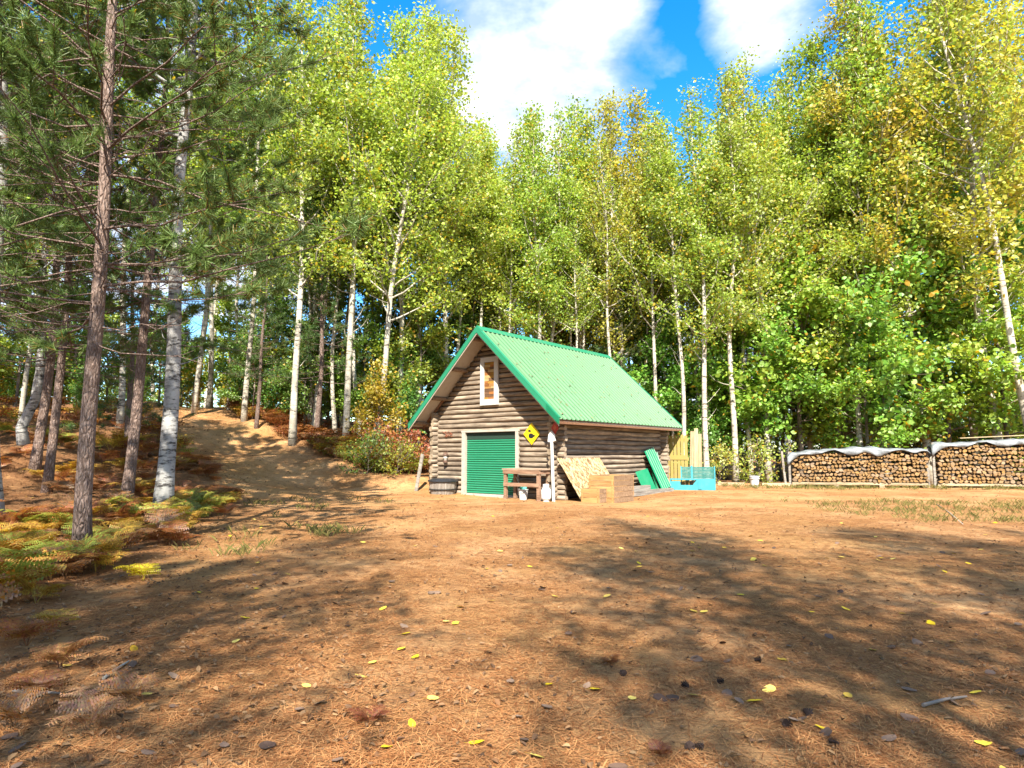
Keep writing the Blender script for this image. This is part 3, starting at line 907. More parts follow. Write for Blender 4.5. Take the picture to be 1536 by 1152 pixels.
# chinking slabs behind the logs (gables are five-sided)
def gable_poly():
    zt = lambda x: ZR - 0.2 - SLOPE * abs(x - XM)
    return [(LEFT, 0.0), (RIGHT, 0.0), (RIGHT, zt(RIGHT)), (XM, zt(XM)), (LEFT, zt(LEFT))]


DX0, DX1, DZ1 = -4.10, -1.80, 2.13          # door opening
seedc = [0]


def wall(name, y_or_x, axis):
    mb = MB()
    if axis == 'x':
        zt = lambda x: ZR - 0.2 - SLOPE * abs(x - XM)
        if name == 'front_wall':   # door opening left free
            mb.prism([(LEFT, 0), (DX0, 0), (DX0, zt(DX0)), (LEFT, zt(LEFT))], 0.06, Matrix.Translation((0, y_or_x - 0.03, 0)))
            mb.prism([(DX1, 0), (RIGHT, 0), (RIGHT, zt(RIGHT)), (DX1, zt(DX1))], 0.06, Matrix.Translation((0, y_or_x - 0.03, 0)))
            mb.prism([(DX0, DZ1), (DX1, DZ1), (DX1, zt(DX1)), (XM, zt(XM)), (DX0, zt(DX0))], 0.06, Matrix.Translation((0, y_or_x - 0.03, 0)))
        else:
            mb.prism(gable_poly(), 0.06, Matrix.Translation((0, y_or_x - 0.03, 0)))
    else:
        mb.box(y_or_x - 0.03, y_or_x + 0.03, FRONT + 0.04, BACK - 0.04, 0, ZR - 0.2 - SLOPE * (CW / 2 - INS))
    w = ob(name, mb.mesh(name, M_CHINK), cabin)
    i_ = 0
    while True:
        z = 0.07 + PITCHL * i_ + (PITCHL / 2 if axis == 'y' else 0)
        i_ += 1
        if axis == 'x':
            half = min(CW / 2 - INS + 0.34 + lrng.uniform(-0.05, 0.06), (ZR - 0.17 - z) / SLOPE - 0.02)
            if half < 0.12:
                break
            segs = [(XM - half, XM + half)]
            if name == 'front_wall' and z < DZ1 + 0.05:
                segs = [(XM - half, DX0 - 0.02), (DX1 + 0.02, XM + half)]
            elif half > 1.2 and lrng.random() < 0.3:
                cut = XM + lrng.uniform(-0.6, 0.6) * half
                segs = [(XM - half, cut - 0.004), (cut + 0.004, XM + half)]
            for a, b_ in segs:
                seedc[0] += 1
                ob('log', log_mesh(b_ - a, RL * lrng.uniform(0.95, 1.05), seedc[0]), w, (a, y_or_x + lrng.uniform(-.008, .008), z))
        else:
            if z > ZR - 0.24 - SLOPE * (CW / 2 - INS):
                break
            a, b_ = FRONT - 0.34 - lrng.uniform(-0.05, 0.06), BACK + 0.34 + lrng.uniform(-0.05, 0.06)
            if z > 2.45:
                a, b_ = FRONT - 0.3, BACK + 0.3
            seedc[0] += 1
            ob('log', log_mesh(b_ - a, RL * lrng.uniform(0.95, 1.05), seedc[0]), w, (y_or_x + lrng.uniform(-.008, .008), a, z), (0, 0, math.pi / 2))
    return w


fw = wall('front_wall', FRONT, 'x')
wall('back_wall', BACK, 'x')
wall('right_wall', RIGHT, 'y')
wall('left_wall', LEFT, 'y')
floor_mb = MB().box(LEFT + 0.05, RIGHT - 0.05, FRONT + 0.05, BACK - 0.05, -0.3, 0.03)
ob('floor_slab', floor_mb.mesh('floor_slab', M_CHINK), cabin)

# roof: deck, ribbed panels, trim
roof_len = CL + OF + OB
deck = MB()
YF, YB = -OF, CL + OB
T = 0.05
nrm_up = 1 / math.hypot(1, SLOPE)
for sgn in (1, -1):
    xe = XM + sgn * (CW / 2 + OE)
    a = [(XM, ZR - 0.055), (xe, ZE - 0.055), (xe, ZE - 0.055 - T / nrm_up), (XM, ZR - 0.055 - T / nrm_up)]
    if sgn < 0:
        a = a[::-1]
    deck.prism(a, YB - YF - 0.04, Matrix.Translation((0, YF + 0.02, 0)))
roof = ob('roof', deck.mesh('roof_deck', M_SOFF), cabin)
slen = math.hypot(CW / 2 + OE, ZR - ZE)
ang = math.atan(SLOPE)


def panel_mesh(w, L):
    """ribbed sheet: profile along x, length down the slope along -y"""
    prof = []
    nr = 4
    st = w / nr
    for q in range(nr):
        x0 = q * st
        prof += [(x0, 0), (x0 + st * 0.5 - 0.045, 0.0), (x0 + st * 0.5 - 0.018, 0.042), (x0 + st * 0.5 + 0.018, 0.042), (x0 + st * 0.5 + 0.045, 0.0)]
    prof.append((w, 0.0))
    n = len(prof)
    V = [(x, 0, z) for x, z in prof] + [(x, -L, z) for x, z in prof] + [(x, 0, z - 0.008) for x, z in prof] + [(x, -L, z - 0.008) for x, z in prof]
    F = []
    for q in range(n - 1):
        F += [(q, n + q, n + q + 1, q + 1), (2 * n + q, 2 * n + q + 1, 3 * n + q + 1, 3 * n + q), (n + q, 3 * n + q, 3 * n + q + 1, n + q + 1)]
    return MB().add(V, F).mesh('roof_panel', M_GREEN)


npan = 9
pw = roof_len / npan
pm = panel_mesh(pw - 0.002, slen + 0.03)
for sgn in (1, -1):
    for q in range(npan):
        # panel local: x along ridge (back), y up the slope
        ex = Vector((0, 1, 0)) * (1 if sgn > 0 else -1)
        ey = Vector((-sgn * math.cos(ang), 0, math.sin(ang)))
        ez = ex.cross(ey)
        Mx = Matrix((ex, ey, ez)).transposed().to_4x4()
        y0 = YF + q * pw if sgn > 0 else YF + (q + 1) * pw
        Mx.translation = Vector((XM, y0, ZR - 0.045)) + ez * (0.012 + 0.002 * (q % 2))
        p_ = ob('roof_panel', pm, roof)
        p_.matrix_local = Mx
# ridge cap
rc = MB()
for sgn in (1, -1):
    rc.prism([(XM, ZR + 0.03), (XM + sgn * 0.17, ZR + 0.03 - 0.17 * SLOPE), (XM + sgn * 0.17, ZR + 0.018 - 0.17 * SLOPE), (XM, ZR + 0.018)][::sgn], YB - YF + 0.04, Matrix.Translation((0, YF - 0.02, 0)))
ob('ridge_cap', rc.mesh('ridge_cap', M_TRIM), roof)
# rake trim (front and back), green angle over a darker fascia board
for yy, nm in ((YF, 1), (YB, -1)):
    for sgn in (1, -1):
        xe = XM + sgn * (CW / 2 + OE)
        tr = MB()
        y0 = yy - 0.045 if nm > 0 else yy + 0.022
        up, dn = 0.028 / nrm_up, 0.15 / nrm_up
        pl = [(XM, ZR + up - 0.045), (xe, ZE + up - 0.045), (xe, ZE - dn), (XM, ZR - dn)]
        tr.prism(pl[::sgn], 0.022, Matrix.Translation((0, y0, 0)))
        # top flange lying on the panels
        fl = [(XM, ZR + up - 0.03), (xe + sgn * 0.01, ZE + up - 0.03), (xe + sgn * 0.01, ZE + up - 0.043), (XM, ZR + up - 0.043)]
        tr.prism(fl[::sgn], 0.15, Matrix.Translation((0, y0 - 0.003 if nm > 0 else y0 - 0.125, 0)))
        ob('rake_trim', tr.mesh('rake_trim', M_TRIM), roof)
        if nm > 0:
            fb = MB()
            pl = [(XM, ZR - dn - 0.004), (xe, ZE - dn - 0.004), (xe, ZE - dn - 0.05), (XM, ZR - dn - 0.05)]
            fb.prism(pl[::sgn], 0.03, Matrix.Translation((0, y0 + 0.024, 0)))
            ob('fascia_board', fb.mesh('fascia_board', M_SOFF), roof)
# darker end box on the right front eave corner
xe = XM + CW / 2 + OE
eb = MB()
pl = [(xe - 0.42, ZE + 0.42 * SLOPE + 0.03), (xe + 0.03, ZE + 0.0), (xe + 0.03, ZE - 0.2), (xe - 0.42, ZE + 0.42 * SLOPE - 0.2)]
eb.prism(pl, 0.06, Matrix.Translation((0, YF - 0.075, 0)))
ob('eave_end_cap', eb.mesh('eave_end_cap', paint('dark_green_cap', (0.008, 0.19, 0.09), 0.4, 0.05)), roof)
# eave fascia along both sides
for sgn in (1, -1):
    xe = XM + sgn * (CW / 2 + OE)
    e_ = MB().box(min(xe, xe - sgn * 0.03), max(xe, xe - sgn * 0.03), YF + 0.03, YB - 0.03, ZE - 0.19, ZE - 0.06)
    ob('eave_board', e_.mesh('eave_board', M_BROWN), roof)
# purlins: round beams carrying the overhang, showing on the soffit
for sgn in (1, -1):
    for u in (0.06, 0.36, 0.66, 0.93):
        x_ = XM + sgn * u * (CW / 2 + OE)
        z_ = ZR - SLOPE * abs(x_ - XM) - 0.055 - T / nrm_up - 0.075
        pb = MB().tube(np.array([(x_, YF + 0.06, z_), (x_, 0.5, z_), (x_, 1.2, z_)]), 0.07, 8)
        ob('purlin', pb.mesh('purlin', M_PURLIN), roof)
# rafters under the right eave
for q in range(10):
    y_ = 0.1 + q * 0.8
    for sgn in (1, -1):
        rb = MB()
        x0_, x1_ = XM + sgn * (CW / 2 - 0.7), XM + sgn * (CW / 2 + OE - 0.05)
        off = 0.055 + T / nrm_up + 0.05
        rb.bar((x0_, y_, ZR - SLOPE * abs(x0_ - XM) - off), (x1_, y_, ZR - SLOPE * abs(x1_ - XM) - off), 0.05, 0.09)
        ob('rafter', rb.mesh('rafter', M_BROWN), roof)

# roll-up door
door = ob('roll_up_door', MB().box(DX0 + 0.02, DX1 - 0.02, FRONT + 0.02, FRONT + 0.05, 0.0, DZ1).mesh('door_backing', M_CHINK), cabin)
ns_ = 24
zt = DZ1 - 0.22
sh = (zt - 0.07) / ns_
sl_ = MB()
pr = [(0, 0.0), (-0.012, 0.006), (-0.030, 0.2 * sh + 0.004), (-0.036, 0.5 * sh), (-0.030, 0.8 * sh - 0.004), (-0.012, sh - 0.006), (0, sh - 0.001)]
k_ = len(pr)
Lx = DX1 - DX0 - 0.06
sl_.add([(0, y, z) for y, z in pr] + [(Lx, y, z) for y, z in pr], [(q, q + k_, q + k_ + 1, q + 1) for q in range(k_ - 1)] + [tuple(range(k_))[::-1], tuple(range(k_, 2 * k_)), (0, k_ - 1, 2 * k_ - 1, k_)])
sm_ = sl_.mesh('door_slat', M_DOOR)
for q in range(ns_):
    ob('slat', sm_, door, (DX0 + 0.03, FRONT + 0.016, 0.07 + q * sh))
ob('bottom_bar', MB().box(DX0 + 0.03, DX1 - 0.03, FRONT - 0.03, FRONT + 0.015, 0.01, 0.068).mesh('bottom_bar', M_FRAMEW), door)
ob('hood', MB().box(DX0 + 0.025, DX1 - 0.025, FRONT - 0.015, FRONT + 0.018, zt + 0.004, DZ1 - 0.002).mesh('hood', paint('dark_hood', (0.02, 0.05, 0.035), 0.6, 0.1)), door)
fr = ob('door_frame', None, cabin)
ob('jamb', MB().box(DX0 - 0.14, DX0 + 0.015, FRONT - 0.115, FRONT + 0.06, 0, DZ1 + 0.03).mesh('jamb', M_FRAMEW), fr)
ob('jamb', MB().box(DX1 - 0.015, DX1 + 0.11, FRONT - 0.115, FRONT + 0.06, 0, DZ1 + 0.03).mesh('jamb', M_FRAMEW), fr)
ob('lintel', MB().box(DX0 - 0.16, DX1 + 0.13, FRONT - 0.12, FRONT + 0.06, DZ1 + 0.033, DZ1 + 0.1).mesh('lintel', M_FRAMEW), fr)
ob('sill', MB().box(DX0 - 0.14, DX1 + 0.11, FRONT - 0.2, FRONT - 0.032, -0.05, 0.035).mesh('sill', M_FRAMEW), fr)

# gable window: white frame round a panel of little wooden blocks
WX0, WX1, WZ0, WZ1 = -3.33, -2.53, 3.07, 4.72
yw = FRONT - 0.15
win = ob('gable_window', MB().box(WX0 + 0.1, WX1 - 0.1, yw + 0.03, yw + 0.055, WZ0 + 0.1, WZ1 - 0.1).mesh('window_backing', M_CHINK), cabin)
fwid = 0.17
for nm, bxs in (('frame_board', (WX0, WX0 + fwid, WZ0, WZ1)), ('frame_board', (WX1 - fwid, WX1, WZ0, WZ1)), ('frame_board', (WX0 + fwid + .002, WX1 - fwid - .002, WZ0, WZ0 + fwid + .03)), ('frame_board', (WX0 + fwid + .002, WX1 - fwid - .002, WZ1 - fwid, WZ1))):
    ob(nm, MB().box(bxs[0], bxs[1], yw - 0.02, yw + 0.05, bxs[2], bxs[3]).mesh(nm, M_WHITE), win)
BC = [wood('block_%s' % n_, tuple(x * 0.55 for x in c_), c_, (3, 20, 20)) for n_, c_ in (('honey', (0.52, 0.27, 0.09)), ('straw', (0.62, 0.44, 0.20)), ('rust', (0.42, 0.17, 0.05)), ('walnut', (0.2, 0.11, 0.06)), ('amber', (0.55, 0.30, 0.06)))]
brng = np.random.default_rng(3)
zz_ = WZ0 + fwid + 0.032
row = 0
while zz_ < WZ1 - fwid - 0.06:
    hh_ = brng.uniform(0.075, 0.11)
    hh_ = min(hh_, WZ1 - fwid - zz_)
    x_ = WX0 + fwid + 0.005
    w1 = brng.uniform(0.14, 0.3)
    xe2 = WX1 - fwid - 0.005
    for a, b_ in ((x_, x_ + w1), (x_ + w1, xe2)):
        dq = brng.uniform(0.0, 0.014)
        ob('wood_block', MB().box(a + 0.003, b_ - 0.003, yw + 0.002 - dq + 0.012, yw + 0.029, zz_ + 0.003, zz_ + hh_ - 0.003).mesh('wood_block', BC[brng.integers(5)]), win)
    zz_ += hh_

# ------------------------------------------------------------------ things on and round the cabin
def at_cab(name, me, x, y, z=None, rz=0.0, **kw):
    p = cab(x, y, z)
    return ob(name, me, loc=p, rot=(0, 0, -YAW + rz), **kw)


M_YEL = paint('yellow_sign', (0.85, 0.62, 0.01), 0.45, 0.05, (0.7, 0.5, 0.02), 6.0)
M_BLACK, _, _ = principled('black_print', (0.012, 0.012, 0.012), 0.6)
sgn_ = at_cab('warning_sign', None, -1.13, FRONT - 0.125, 2.06, label='yellow diamond sign with a black snowmobile shape on the log wall', cat='sign')
hw, hh_ = 0.335, 0.355
dia = lambda s_: [(0, -hh_ * s_), (hw * s_, 0), (0, hh_ * s_), (-hw * s_, 0)]
ob('plate', MB().prism(dia(1), 0.012, Matrix.Translation((0, 0, 0))).mesh('plate', M_YEL), sgn_)
pict = MB()
pict.prism([(-0.11, -0.115), (-0.03, -0.15), (0.06, -0.14), (0.05, -0.115), (0.13, -0.09), (0.14, -0.045), (0.07, -0.03), (0.03, 0.01), (-0.06, 0.015), (-0.12, -0.03)], 0.004, Matrix.Translation((0, -0.005, 0)))
pict.prism([(-0.14, 0.08), (-0.09, 0.055), (-0.01, 0.075), (0.01, 0.095), (-0.05, 0.11), (-0.08, 0.14), (-0.125, 0.13)], 0.004, Matrix.Translation((0, -0.005, 0)))
ob('pictogram', pict.mesh('pictogram', M_BLACK), sgn_)
M_RED = paint('red_sign', (0.50, 0.05, 0.025), 0.5, 0.15, (0.25, 0.03, 0.02), 8.0)
rs = at_cab('diamond_sign', None, -0.02, -0.14, 2.21, label='small red diamond sign hanging above the white arrow post', cat='sign')
d2 = [(0, -0.2), (0.14, 0), (0, 0.2), (-0.14, 0)]
ob('plate', MB().prism(d2, 0.012).mesh('plate', M_RED), rs)
ob('inner_diamond', MB().prism([(a * 0.45, b_ * 0.45) for a, b_ in d2], 0.004, Matrix.Translation((0, -0.006, 0))).mesh('inner', paint('orange_inner', (0.62, 0.14, 0.05), 0.5)), rs)
ob('hanger', MB().tube([(0, 0.006, 0.19), (0, 0.006, 0.45)], 0.008, 5).mesh('hanger', M_BLACK), rs)

# white arrow post, leaning on the corner
ap = at_cab('arrow_post', None, 0.12, -0.42, label='white wooden post with an arrow-shaped top leaning at the front corner', cat='post')
ap.rotation_euler = (R(-5), R(-5.5), -YAW)
ob('shaft', MB().box(-0.042, 0.042, -0.02, 0.02, -0.02, 1.82).mesh('shaft', M_WHITE), ap)
ob('arrow_head', MB().prism([(-0.14, 1.822), (-0.043, 1.79), (-0.043, 1.823), (0.043, 1.823), (0.043, 1.79), (0.14, 1.822), (0.1, 2.04), (0, 2.14), (-0.1, 2.04)], 0.05, Matrix.Translation((0, -0.025, 0))).mesh('arrow_head', M_WHITE), ap)

# workbench
M_BENCH = wood('bench_wood', (0.17, 0.09, 0.055), (0.42, 0.26, 0.17), (2, 22, 22))
M_BENCHT = wood('bench_top_wood', (0.30, 0.2, 0.13), (0.60, 0.46, 0.34), (2, 22, 22))
wb = at_cab('workbench', None, -1.0, -0.3, label='rough wooden workbench in front of the roll-up door', cat='bench')
BLn, BDp, BH = 1.42, 0.6, 0.97
for q in range(4):
    ob('top_board', MB().box(-BLn / 2 - 0.06, BLn / 2 + 0.06 + 0.01 * (q % 2), -BDp / 2 + q * BDp / 4 + 0.004, -BDp / 2 + (q + 1) * BDp / 4 - 0.004, BH - 0.04, BH).mesh('top_board', M_BENCHT), wb)
for sx in (-1, 1):
    for sy in (-1, 1):
        ob('leg', MB().box(sx * (BLn / 2 - 0.06) - 0.05, sx * (BLn / 2 - 0.06) + 0.05, sy * (BDp / 2 - 0.06) - 0.045, sy * (BDp / 2 - 0.06) + 0.045, -0.03, BH - 0.043).mesh('leg', M_BENCH), wb)
for sy in (-1, 1):
    ob('apron', MB().box(-BLn / 2, BLn / 2, sy * (BDp / 2 - 0.005) - 0.02, sy * (BDp / 2 - 0.005) + 0.005, BH - 0.16, BH - 0.045).mesh('apron', M_BENCH), wb)
    ob('stretcher', MB().box(-BLn / 2 + 0.02, BLn / 2 - 0.02, sy * (BDp / 2 - 0.005) - 0.02, sy * (BDp / 2 - 0.005) + 0.005, 0.42, 0.53).mesh('stretcher', M_BENCH), wb)
for sx in (-1, 1):
    ob('side_rail', MB().box(sx * (BLn / 2 + 0.012) - 0.02, sx * (BLn / 2 + 0.012) + 0.008, -BDp / 2 + 0.03, BDp / 2 - 0.03, BH - 0.16, BH - 0.045).mesh('side_rail', M_BENCH), wb)

M_TEAL = paint('teal_cloth', (0.12, 0.55, 0.45), 0.8, 0.1)
M_BUCK = paint('bucket_plastic', (0.68, 0.69, 0.68), 0.45, 0.12, (0.45, 0.44, 0.42))
bk = at_cab('bucket', None, -1.1, -0.35, label='white bucket with a teal cloth in it under the workbench', cat='bucket')
ob('pail', MB().lathe([(0.001, 0.01), (0.12, 0.0), (0.155, 0.30), (0.165, 0.30), (0.165, 0.33), (0.15, 0.33), (0.115, 0.03), (0.001, 0.03)], 20).mesh('pail', M_BUCK), bk)
hn = [(0.16 * math.cos(a), -0.02, 0.31 - 0.12 * math.sin(a)) for a in np.linspace(0, math.pi, 9)]
ob('handle', MB().tube([(x, y - 0.16 * math.sin(math.pi * q / 8), z) for q, (x, y, z) in enumerate(hn)], 0.006, 5).mesh('handle', M_BLACK), bk)
ck = MB()
cr = np.random.default_rng(2)
for q in range(4):
    a = cr.uniform(0, 6.28)
    pth = np.array([(0.03 * math.cos(a), 0.03 * math.sin(a), 0.2), (0.07 * math.cos(a), 0.07 * math.sin(a), 0.33 + cr.uniform(0, .08)), (0.12 * math.cos(a + .5), 0.12 * math.sin(a + .5), 0.40 + cr.uniform(0, .08)), (0.15 * math.cos(a + .9), 0.15 * math.sin(a + .9), 0.37)])
    ck.tube(pth, [0.05, 0.05, 0.04, 0.02], 7)
ob('cloth', ck.mesh('cloth', M_TEAL), bk)
st = MB()
pa, pb_ = cab(-1.02, -0.33), cab(-1.62, -0.18, 0.86)
st.tube([(0, 0, 0.05), tuple(pb_ - pa)], 0.016, 7)
ob('broom_handle', st.mesh('broom_handle', M_FRAMEW), loc=pa, label='pale wooden stick slanting from the bucket under the workbench', cat='stick')

M_TANK = paint('tank_white', (0.80, 0.80, 0.78), 0.35, 0.06, (0.6, 0.55, 0.5))
tk = at_cab('propane_tank', None, -0.16, -0.42, label='white propane tank standing beside the workbench', cat='tank')
ob('body', MB().lathe([(0.001, 0.03), (0.10, 0.03), (0.145, 0.075), (0.155, 0.12), (0.155, 0.30), (0.145, 0.35), (0.10, 0.395), (0.03, 0.41), (0.001, 0.412)], 24, smooth=True).mesh('tank_body', M_TANK), tk)
ob('foot_ring', MB().lathe([(0.105, -0.01), (0.105, 0.05), (0.098, 0.05), (0.098, -0.01), (0.105, -0.01)], 20).mesh('foot_ring', M_TANK), tk)
cl = MB()
for a0 in (0.4, 3.5):
    th = np.linspace(a0, a0 + 2.3, 10)
    V = [(0.1 * math.cos(t_), 0.1 * math.sin(t_), z) for z in (0.38, 0.52) for t_ in th] + [(0.093 * math.cos(t_), 0.093 * math.sin(t_), z) for z in (0.38, 0.52) for t_ in th]
    F = []
    for q in range(9):
        F += [(q, q + 1, 11 + q, 10 + q), (20 + q, 30 + q, 31 + q, 21 + q), (10 + q, 11 + q, 31 + q, 30 + q)]
    cl.add(V, F)
ob('collar', cl.mesh('collar', M_TANK), tk)
ob('valve', MB().tube([(0, 0, 0.40), (0, 0, 0.49)], 0.02, 8).tube([(0, 0, 0.45), (0.06, 0, 0.45)], 0.016, 8).mesh('valve', paint('brass', (0.45, 0.32, 0.12), 0.4, metal=0.8)), tk)

# weathered block chair beside the bench, in its shade
ch = at_cab('log_chair', None, -0.38, 0.02, rz=0.3, label='weathered grey wooden seat tucked in the shade by the corner', cat='chair')
M_GREYW = wood('grey_wood', (0.15, 0.13, 0.11), (0.40, 0.36, 0.31), (2, 20, 20))
ob('seat', MB().box(-0.18, 0.18, -0.16, 0.16, 0.36, 0.42).mesh('seat', M_GREYW), ch)
for sx in (-1, 1):
    for sy in (-1, 1):
        ob('leg', MB().bar((sx * 0.2, sy * 0.17, -0.03), (sx * 0.13, sy * 0.12, 0.36), 0.045, 0.045).mesh('leg', M_GREYW), ch)
ob('backrest', MB().prism([(-0.17, 0.42), (0.17, 0.42), (0.12, 0.80), (0.0, 0.88), (-0.08, 0.72)], 0.04, Matrix.Translation((0, 0.14, 0))).mesh('backrest', M_GREYW), ch)

# OSB sheet leaning on the side wall
M_OSB, nt, b = principled('oriented_strand_board', (0.6, 0.45, 0.25), 0.8, spec=0.2)
tcn = nd(nt, 'TexCoord')
vo = nd(nt, 'TexVoronoi', {'Vector': nd(nt, 'Mapping', {'Vector': tcn.outputs['Object'], 'Scale': (26, 26, 13)}).outputs[0], 'Scale': 1.0, 'Randomness': 1.0})
cc = ramp(nt, nd(nt, 'SeparateColor', {0: vo.outputs['Color']}).outputs[0], [(0.05, (0.12, 0.07, 0.035)), (0.35, (0.28, 0.19, 0.09)), (0.8, (0.46, 0.35, 0.2))])
nt.links.new(cc, b.inputs['Base Color'])
osb = at_cab('strand_board', MB().box(-0.006, 0.006, 0, 2.44, 0, 1.56).mesh('strand_board', M_OSB), 0.93, -0.12, label='speckled strand board sheet leaning against the side wall', cat='board')
osb.rotation_euler = (Matrix.Rotation(-YAW, 3, 'Z') @ Matrix.Rotation(R(-35), 3, 'Y')).to_euler()

# crates of planks
M_PINE = wood('fresh_pine', (0.38, 0.19, 0.065), (0.60, 0.36, 0.15), (2, 18, 18))
M_PINEG = wood('aged_pine', (0.22, 0.13, 0.075), (0.42, 0.27, 0.16), (2, 18, 18))


def crate(name, x, y, w, d, h, nrow, m1, m2, label, rz=0.0):
    e = at_cab(name, None, x, y, rz=rz, label=label, cat='crate')
    th = 0.02
    for q in range(nrow):
        z0, z1 = q * h / nrow + 0.006, (q + 1) * h / nrow - 0.006
        ob('plank', MB().box(-w / 2, w / 2, -d / 2, -d / 2 + th, z0, z1).mesh('plank', m1), e)
        ob('plank', MB().box(-w / 2, w / 2, d / 2 - th, d / 2, z0, z1).mesh('plank', m1), e)
        ob('plank', MB().box(-w / 2 + 0.001, -w / 2 + th, -d / 2 + th + .002, d / 2 - th - .002, z0, z1).mesh('plank', m2), e)
        ob('plank', MB().box(w / 2 - th, w / 2 - 0.001, -d / 2 + th + .002, d / 2 - th - .002, z0, z1).mesh('plank', m2), e)
    for sx in (-1, 1):
        ob('batten', MB().box(sx * (w / 2 - 0.045) - 0.022, sx * (w / 2 - 0.045) + 0.022, -d / 2 - 0.016, -d / 2 - 0.001, 0.0, h - 0.005).mesh('batten', m1), e)
    ob('base', MB().box(-w / 2 + th, w / 2 - th, -d / 2 + th, d / 2 - th, 0.0, 0.02).mesh('base', m1), e)
    return e


crate('wooden_crate', 1.28, -0.02, 0.62, 0.42, 0.40, 3, M_PINE, M_PINEG, 'small fresh-wood crate in front of the taller crate')
e2 = crate('wooden_crate', 1.36, 0.85, 0.86, 1.2, 0.80, 5, M_PINE, M_PINEG, 'larger plank crate behind the small one, beside the strand board')

# barrel tub with a black lid, by the left corner
M_STAVE = wood('barrel_stave', (0.16, 0.13, 0.11), (0.42, 0.37, 0.32), (20, 20, 2))
tb = at_cab('barrel_tub', None, -4.78, -0.22, label='grey wooden half barrel with a black lid at the left corner', cat='tub')
for q in range(18):
    a = q * 2 * math.pi / 18
    stv = MB()
    V = []
    for z, r_ in ((-0.03, 0.42), (0.2, 0.47), (0.4, 0.48)):
        for aa, rr_ in ((-0.165, r_), (0.165, r_), (0.165, r_ - 0.03), (-0.165, r_ - 0.03)):
            V.append((rr_ * math.cos(aa), rr_ * math.sin(aa), z))
    F = [(0, 3, 2, 1), (8, 9, 10, 11)]
    for l_ in (0, 4):
        F += [(l_ + s_, l_ + (s_ + 1) % 4, l_ + 4 + (s_ + 1) % 4, l_ + 4 + s_) for s_ in range(4)]
    ob('stave', stv.add(V, F).mesh('stave', M_STAVE), tb, rot=(0, 0, a))
ob('hoop', MB().lathe([(0.473, 0.13), (0.482, 0.13), (0.486, 0.17), (0.476, 0.17), (0.473, 0.13)], 28).mesh('hoop', M_BLACK), tb)
M_LID = paint('black_plastic', (0.025, 0.027, 0.032), 0.35, 0.2, (0.06, 0.06, 0.07), 4.0)
ob('lid', MB().lathe([(0.001, 0.40), (0.50, 0.40), (0.535, 0.42), (0.535, 0.46), (0.50, 0.49), (0.44, 0.49), (0.40, 0.52), (0.001, 0.535)], 28).mesh('lid', M_LID), tb)
pl_ = at_cab('leaning_plank', MB().box(-0.07, 0.07, -0.02, 0.02, -0.02, 1.35).mesh('leaning_plank', M_GREYW), -6.1, -0.28, label='grey plank leaning upright against the left corner logs', cat='plank')
pl_.rotation_euler = (R(-6), R(7), -YAW)
# lantern and ornaments on the wall
ln = at_cab('wall_lantern', None, -4.98, FRONT - 0.17, 1.28, label='rusty lantern hanging on the logs left of the door', cat='lantern')
M_RUST = paint('rusty_tin', (0.16, 0.09, 0.06), 0.6, 0.3, (0.05, 0.03, 0.025), 12.0)
ob('base', MB().lathe([(0.001, -0.17), (0.08, -0.17), (0.08, -0.11), (0.05, -0.09), (0.001, -0.09)], 12).mesh('base', M_RUST), ln)
ob('globe', MB().lathe([(0.05, -0.09), (0.085, 0.0), (0.06, 0.09)], 12).mesh('globe', paint('milky_glass', (0.5, 0.48, 0.42), 0.2, 0.1)), ln)
ob('cap', MB().lathe([(0.12, 0.09), (0.10, 0.12), (0.04, 0.17), (0.04, 0.21), (0.001, 0.21)], 12).mesh('cap', M_RUST), ln)
ob('bail', MB().tube([(0.1, 0, 0.1), (0.09, 0, 0.25), (0, 0.03, 0.36), (-0.09, 0, 0.25), (-0.1, 0, 0.1)], 0.007, 5).mesh('bail', M_RUST), ln)
orn = MB()
for q in range(26):
    p_ = cr.normal(size=3) * np.array([0.11, 0.012, 0.06])
    orn.tube([p_, p_ + cr.normal(size=3) * np.array([0.07, 0.01, 0.05])], 0.012, 4)
at_cab('dried_wreath', orn.mesh('dried_wreath', paint('dull_red', (0.36, 0.13, 0.07), 0.8, 0.3)), -4.92, FRONT - 0.115, 2.1, label='faded reddish dried bunch fixed to the logs left of the door', cat='decoration')
whirl = at_cab('hanging_ornament', None, -5.75, -0.1, 2.98, label='small pink and white ornament hanging under the left roof overhang', cat='decoration')
for q in range(5):
    a = q * 1.257
    ob('petal', MB().tube([(0, 0, 0), (0.07 * math.cos(a), 0.01, 0.07 * math.sin(a)), (0.13 * math.cos(a), 0, 0.13 * math.sin(a))], [0.015, 0.045, 0.01], 6).mesh('petal', paint('pink_petal', (0.75, 0.42, 0.5), 0.5) if q % 2 else M_WHITE), whirl)
ob('cord', MB().tube([(0, 0.01, 0.02), (0, 0.01, 0.24)], 0.005, 4).mesh('cord', M_BLACK), whirl)

# grey timbers lying along the side wall
for q, (x_, y_, z_, L_, lb) in enumerate([(0.72, 2.6, 0.09, 3.5, 'grey squared timber lying lowest along the side wall'), (0.50, 2.6, 0.09, 2.1, 'short grey timber lying between the outer timber and the side wall'),
                                          (0.62, 2.7, 0.262, 2.0, 'grey timber on top of the two along the side wall')]):
    p = cab(x_, y_)
    p.z = hz(*cab(x_, y_ + L_ / 2).xy) + z_ - 0.02
    ob('timber', MB().box(0, L_, -0.085, 0.085, -0.085, 0.085).mesh('timber', M_GREYW), loc=p, rot=(0, 0, math.pi / 2 - YAW + 0.02 * (q - 1)), label=lb, cat='timber')

